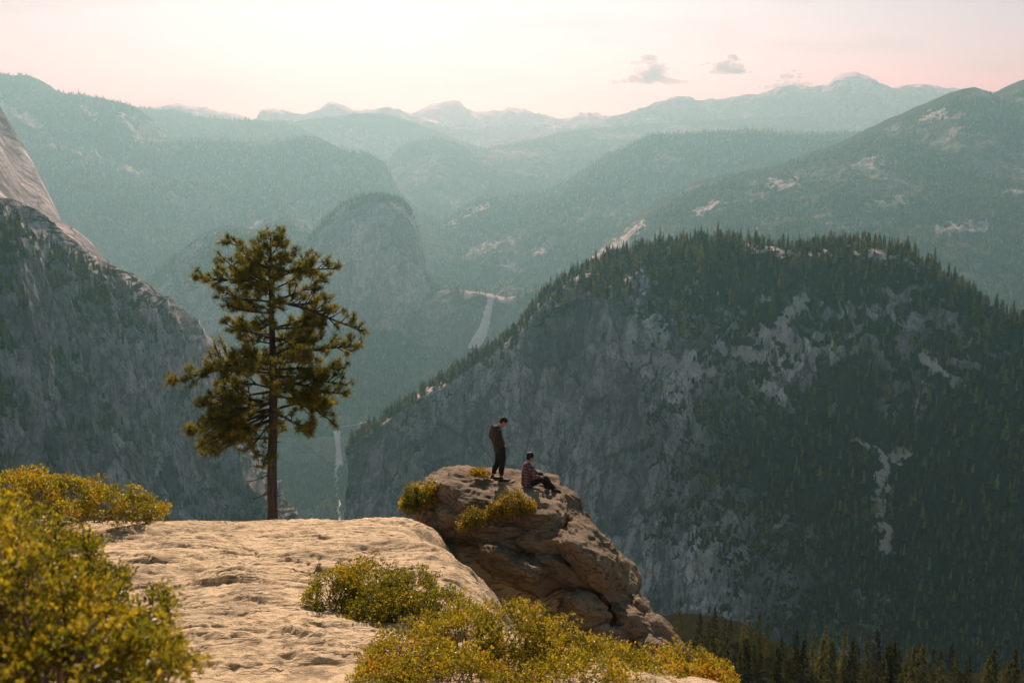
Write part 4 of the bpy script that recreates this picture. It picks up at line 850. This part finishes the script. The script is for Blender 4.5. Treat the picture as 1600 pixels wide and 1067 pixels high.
def fuse(name, shapes, mat, parent, vox=.009, smooth=3, puff=None):
    """join closed shapes into one continuous skin"""
    me = bpy.data.meshes.new(name); V = []; Fc = []; b = 0
    for v, f in shapes: V += v.tolist(); Fc += [tuple(int(i)+b for i in q) for q in f]; b += len(v)
    me.from_pydata(V, [], Fc); bm = bmesh.new(); bm.from_mesh(me); bmesh.ops.remove_doubles(bm, verts=bm.verts, dist=1e-5); bmesh.ops.recalc_face_normals(bm, faces=bm.faces); bm.to_mesh(me); bm.free()
    o = obj(name, me, mat, parent); md = o.modifiers.new('r', 'REMESH'); md.mode = 'VOXEL'; md.voxel_size = vox
    if smooth: sm = o.modifiers.new('s', 'SMOOTH'); sm.factor = .5; sm.iterations = smooth
    dg = bpy.context.evaluated_depsgraph_get(); new = bpy.data.meshes.new_from_object(o.evaluated_get(dg)); o.modifiers.clear(); o.data = new; new.name = name
    if puff:
        n = len(new.vertices); co = np.empty(n*3, np.float32); no = np.empty(n*3, np.float32); new.vertices.foreach_get('co', co); new.vertices.foreach_get('normal', no); co = co.reshape(-1, 3); no = no.reshape(-1, 3)
        co = co+no*(puff*(ridged(co*np.array([9, 9, 5.])+2, 3)-.6))[:, None]; new.vertices.foreach_set('co', co.ravel())
    new.polygons.foreach_set('use_smooth', np.full(len(new.polygons), True)); new.update()
    if not new.materials: new.materials.append(mat)
    return o
def roty(a): return np.array([[math.cos(a), 0, math.sin(a)], [0, 1, 0], [-math.sin(a), 0, math.cos(a)]])
def head_shapes(c, nod):
    """head facing +x, tipped forward by nod"""
    Q = roty(nod); at = lambda x, y, z: c+Q@np.array([x, y, z]); S_ = []
    S_.append(ball(at(0, 0, .03), (.098, .076, .098), rot=Q)); S_.append(ball(at(.028, 0, -.045), (.066, .056, .075), rot=Q))      # skull, jaw
    S_.append(limb([at(.09, 0, .02), at(.112, 0, -.022), at(.09, 0, -.036)], [.012, .015, .010], 8))                              # nose
    S_.append(ball(at(.085, 0, -.066), (.012, .024, .011), 8, 6, Q)); S_.append(ball(at(.075, 0, -.10), (.024, .025, .02), 8, 6, Q))  # lips, chin
    for s in (-1, 1):
        S_.append(ball(at(-.005, s*.077, -.01), (.020, .010, .033), 8, 6, Q)); S_.append(ball(at(.082, s*.032, .022), (.014, .02, .009), 8, 6, Q))  # ears, brows
    return S_, at
def hand_shapes(w, d, side, curl=.5, up=(0, 0, 1)):
    """palm and five fingers from wrist w along d"""
    d = np.array(d, float); d /= np.linalg.norm(d); up = np.array(up, float); up = up-d*(up@d); up /= np.linalg.norm(up); s = np.cross(up, d)*side
    S_ = [limb([w, w+d*.05, w+d*.095], [(.028, .020), (.040, .017), (.038, .014)], 10)]
    for k, ln in enumerate((.068, .078, .072, .056)):
        b = w+d*.088+s*(.030-.0205*k); m = b+d*ln*.5-up*ln*.18*curl; e = b+d*ln*(1-.35*curl)-up*ln*.75*curl
        S_.append(limb([b, m, e], [.0095, .009, .0075], 8))
    b = w+d*.028+s*.03; S_.append(limb([b, b+d*.03+s*.024, b+d*.058+s*.022-up*.012], [.0125, .011, .009], 8))
    return S_
from mathutils.bvhtree import BVHTree as _B
bpy.context.view_layer.update()
def rock_z(x, y):
    best = -99.
    for o in point.children:
        if o.type != 'MESH': continue
        mi = o.matrix_world.inverted(); a = mi@Vector((x, y, 5)); d = (mi.to_3x3()@Vector((0, 0, -1))).normalized(); h = o.ray_cast(a, d)
        if h[0]: best = max(best, (o.matrix_world@h[1]).z)
    return best if best > -90 else None
def rock_at(px, py0, Y): 
    x = P(px, py0, Y)[0]; return np.array([x, Y, rock_z(x, Y)])

# --- standing man: faces right, head bowed, hands in the jacket front, cap turned backwards
YS = 25.9; ft = rock_at(777, 742, YS)
man = empty('person', tuple(ft), R(14)); man.scale = (1.04,)*3; prop(man, 'person standing on the rock, head bowed, in brown hooded jacket, dark trousers and backward cap', 'person')
hip = np.array([.075, 0, .90]); sh = np.array([.00, 0, 1.41]); hd = np.array([.155, 0, 1.56])
aL, aR = np.array([-.11, .10, .085]), np.array([.085, -.09, .075]); kL, kR = np.array([.035, .10, .48]), np.array([.115, -.10, .48])
hL, hR = hip+np.array([0, .095, 0]), hip+np.array([0, -.095, 0])
eL, eR = np.array([-.085, .235, 1.13]), np.array([-.07, -.235, 1.12]); wL, wR = np.array([.13, .15, .985]), np.array([.145, -.15, .975])
hs, at = head_shapes(hd, .62)
body = hs+[limb([sh+[.01, 0, -.02], sh+[.06, 0, .06], hd+[-.03, 0, -.05]], [.062, .058, .056])]
body += [limb([hip+[0, 0, -.08], hip+[.0, 0, .12], [.01, 0, 1.2], sh], [(.15, .11), (.135, .10), (.155, .11), (.12, .085)])]
for s, h, k, a, e, w in ((1, hL, kL, aL, eL, wL), (-1, hR, kR, aR, eR, wR)):
    body += [limb([h, (h+k)/2, k, (k+a)/2+[-.02, 0, 0], a], [.085, .072, .052, .050, .036]), limb([a, a+[.05, 0, -.045], a+[.15, 0, -.06]], [.036, (.038, .03), (.036, .016)])]
    body += [limb([sh+[0, s*.15, -.03], e, w], [.052, .042, .028])]+hand_shapes(w, (.75, -s*.55, -.35), s, .7)
fuse('body', body, M['skin'], man, .009)
tro = [limb([hip+[0, 0, .10], hip+[0, 0, -.04]], [(.165, .125), (.175, .13)])]
for h, k, a in ((hL, kL, aL), (hR, kR, aR)):
    cf = a+(k-a)*.26; tro.append(limb([h+[0, 0, .02], (h+k)/2+[.01, 0, 0], k, (k+cf)/2+[-.015, 0, 0], cf], [.112, .10, .078, .074, .056]))
fuse('trousers', tro, M['pants'], man, .011, 3, .006)
jk = [limb([hip+[-.02, 0, -.10], hip+[-.02, 0, .06], [-.02, 0, 1.18], sh+[-.015, 0, -.02], sh+[.03, 0, .045]], [(.195, .15), (.19, .145), (.205, .145), (.165, .115), (.085, .075)])]
for s, e, w in ((1, eL, wL), (-1, eR, wR)): jk.append(limb([sh+[0, s*.135, -.045], (sh+e)/2+[-.02, s*.115, .01], e, (e+w)/2, w+(e-w)*.08], [.088, .080, .070, .062, .050]))
jk.append(limb([sh+[-.06, -.11, .03], sh+[-.10, 0, .035], sh+[-.06, .11, .03]], [.05, .062, .05]))                                   # folded hood
ja = fuse('jacket', jk, M['jacket'], man, .011, 3, .010)
fuse('drawstring', [limb([sh+[.10, -.03, .04], sh+[.125, -.03, -.06], sh+[.12, -.03, -.16]], [.005, .005, .005], 6)], M['sole'], ja, .004, 0)
cp = [ball(at(-.008, 0, .062), (.108, .088, .082), rot=roty(.62)), limb([at(-.07, 0, .055), at(-.135, 0, .050), at(-.20, 0, .030)], [(.080, .014), (.075, .012), (.05, .010)])]
fuse('cap', cp, M['black'], man, .007)
fuse('hair', [ball(at(-.05, 0, -.01), (.055, .078, .045), rot=roty(.62))], M['hair'], man, .008)
def shoe(a, dirx, par):
    d = np.array([math.cos(dirx[1])*math.cos(dirx[0]), math.sin(dirx[0]), math.sin(dirx[1])]); up = np.array([0, 0, 1.]); b = a+up*-.042
    o = fuse('shoe', [limb([b-d*.07, b+d*.04, b+d*.13, b+d*.20], [(.040, .042), (.044, .046), (.048, .034), (.040, .024)]), limb([a+up*.01, a+up*.045], [.048, .050])], M['shoe'], par, .008)
    fuse('sole', [limb([b-d*.085-up*.032, b+d*.05-up*.034, b+d*.215-up*.026], [(.040, .014), (.046, .013), (.040, .012)])], M['sole'], o, .007, 1)
shoe(aL, (.1, 0.), man); shoe(aR, (-.05, -.05), man)

# --- seated man: back to us, looking out to the right, knees drawn up
YE = 25.3; st = rock_at(826, 757, YE)
sit = empty('person', tuple(st), R(24)); prop(sit, 'person in a plaid shirt sitting on the rock with knees drawn up, back to us', 'person')
slope = -.24
hp = np.array([0, 0, .11]); sh = np.array([-.015, 0, .60]); hd = np.array([.045, 0, .80])
kn = [np.array([.40, .12, .235]), np.array([.43, -.12, .20])]; an_ = [np.array([.60, .13, -.10]), np.array([.70, -.11, -.12])]
el_ = [np.array([.10, .24, .34]), np.array([.06, -.24, .33])]; wr = [np.array([.30, .15, .33]), np.array([.27, -.17, .27])]
hs, at = head_shapes(hd, .12)
body = hs+[limb([sh+[0, 0, -.02], hd+[-.02, 0, -.06]], [.062, .056]), limb([hp+[0, 0, -.02], hp+[-.03, 0, .15], [-.03, 0, .40], sh], [(.16, .12), (.135, .10), (.155, .11), (.12, .085)])]
for s, k, a, e, w in zip((1, -1), kn, an_, el_, wr):
    body += [limb([hp+[.02, s*.09, 0], (hp+k)/2+[0, s*.05, .02], k, (k+a)/2+[-.02, 0, .0], a], [.09, .075, .055, .052, .038]), limb([a, a+[.05, 0, -.045], a+[.14, 0, -.07]], [.036, (.038, .03), (.036, .016)])]
    body += [limb([sh+[0, s*.15, -.03], e, w], [.052, .042, .028])]+hand_shapes(w, (.8, -s*.25, -.25), s, .6)
fuse('body', body, M['skin'], sit, .009)
tro = [limb([hp+[-.06, 0, .06], hp+[.06, 0, .0]], [(.175, .13), (.18, .12)])]
for s, k, a in zip((1, -1), kn, an_): tro.append(limb([hp+[0, s*.09, 0], (hp+k)/2+[0, s*.045, .015], k, (k+a)/2+[-.02, 0, 0], a+(k-a)*.08], [.118, .098, .082, .072, .058]))
fuse('trousers', tro, M['pants'], sit, .011, 3, .006)
sh_ = [limb([hp+[-.04, 0, -.07], hp+[-.05, 0, .13], [-.045, 0, .38], sh+[-.01, 0, -.02], sh+[.015, 0, .05]], [(.195, .15), (.185, .135), (.20, .13), (.165, .11), (.075, .068)])]
for s, e, w in zip((1, -1), el_, wr): sh_.append(limb([sh+[0, s*.135, -.045], (sh+e)/2+[-.01, s*.11, .01], e, (e+w)/2, w+(e-w)*.08], [.084, .074, .064, .056, .046]))
fuse('shirt', sh_, M['plaid'], sit, .011, 3, .008)
fuse('hair', [ball(at(-.012, 0, .052), (.106, .090, .092), rot=roty(.12)), ball(at(-.06, 0, -.015), (.055, .078, .06), rot=roty(.12))], M['hair'], sit, .008, 2, .006)
for a in an_: shoe(a, (0., -.30), sit)
# ------------------------------------------------------------------ haze: even, pale air round the whole place
me = bpy.data.meshes.new('haze'); bm = bmesh.new(); bmesh.ops.create_cube(bm, size=1)
for v in bm.verts:
    v.co = ((v.co.x*2)*42000, 28500 if v.co.y > 0 else -4000, 2100 if v.co.z > 0 else -2901.5)
bm.to_mesh(me); bm.free()
t = NT('haze_air'); t.n.remove(t.out); t.out = t.n.new('ShaderNodeOutputMaterial')
pv = t.N('VolumePrincipled', {'Color': (.195, .41, .42, 1), 'Absorption Color': (.70, .11, .14, 1), 'Density': 8.4e-5, 'Anisotropy': .50})
t.t.links.new(pv.outputs[0], t.out.inputs['Volume'])
prop(obj('haze', me, t.m), kind='stuff')

# ------------------------------------------------------------------ small clouds beyond the far peak, above the haze
t = NT('cloud_white'); df = t.N('BsdfDiffuse', {'Color': (1.0, .74, .76, 1)}); tr_ = t.N('BsdfTransparent'); mx = t.N('MixShader', {0: .26})
t.t.links.new(tr_.outputs[0], mx.inputs[1]); t.t.links.new(df.outputs[0], mx.inputs[2]); M['cloud'] = t.surf(mx)
def cloud(blobs, seed):
    r = np.random.default_rng(seed); V = []; Fc = []; b = 0; base_y = 30500.
    for px, py, a, hgt, n in blobs:
        for k in range(n):
            u, w = r.normal()*.5, abs(r.normal())*.5; c = np.array(P(px+u*a, py-w*hgt*(1-min(1, abs(u)))*1.6+hgt*.35, base_y+r.normal()*600)); s = r.uniform(.10, .30)*hgt*base_y/F
            v, f = ball(c, (s*r.uniform(1.2, 2.2), s, s*.75), 9, 6); V.append(v); Fc += [tuple(i+b for i in q) for q in f]; b += len(v)
    o = obj('cloud', mesh_np('cloud', np.concatenate(V), np.array(Fc)), M['cloud']); prop(o, kind='structure')
cloud([(1015, 120, 44, 24, 70)], 1)
cloud([(1140, 106, 26, 20, 44), (1108, 100, 14, 6, 10)], 2)
cloud([(1235, 132, 45, 14, 40)], 3)
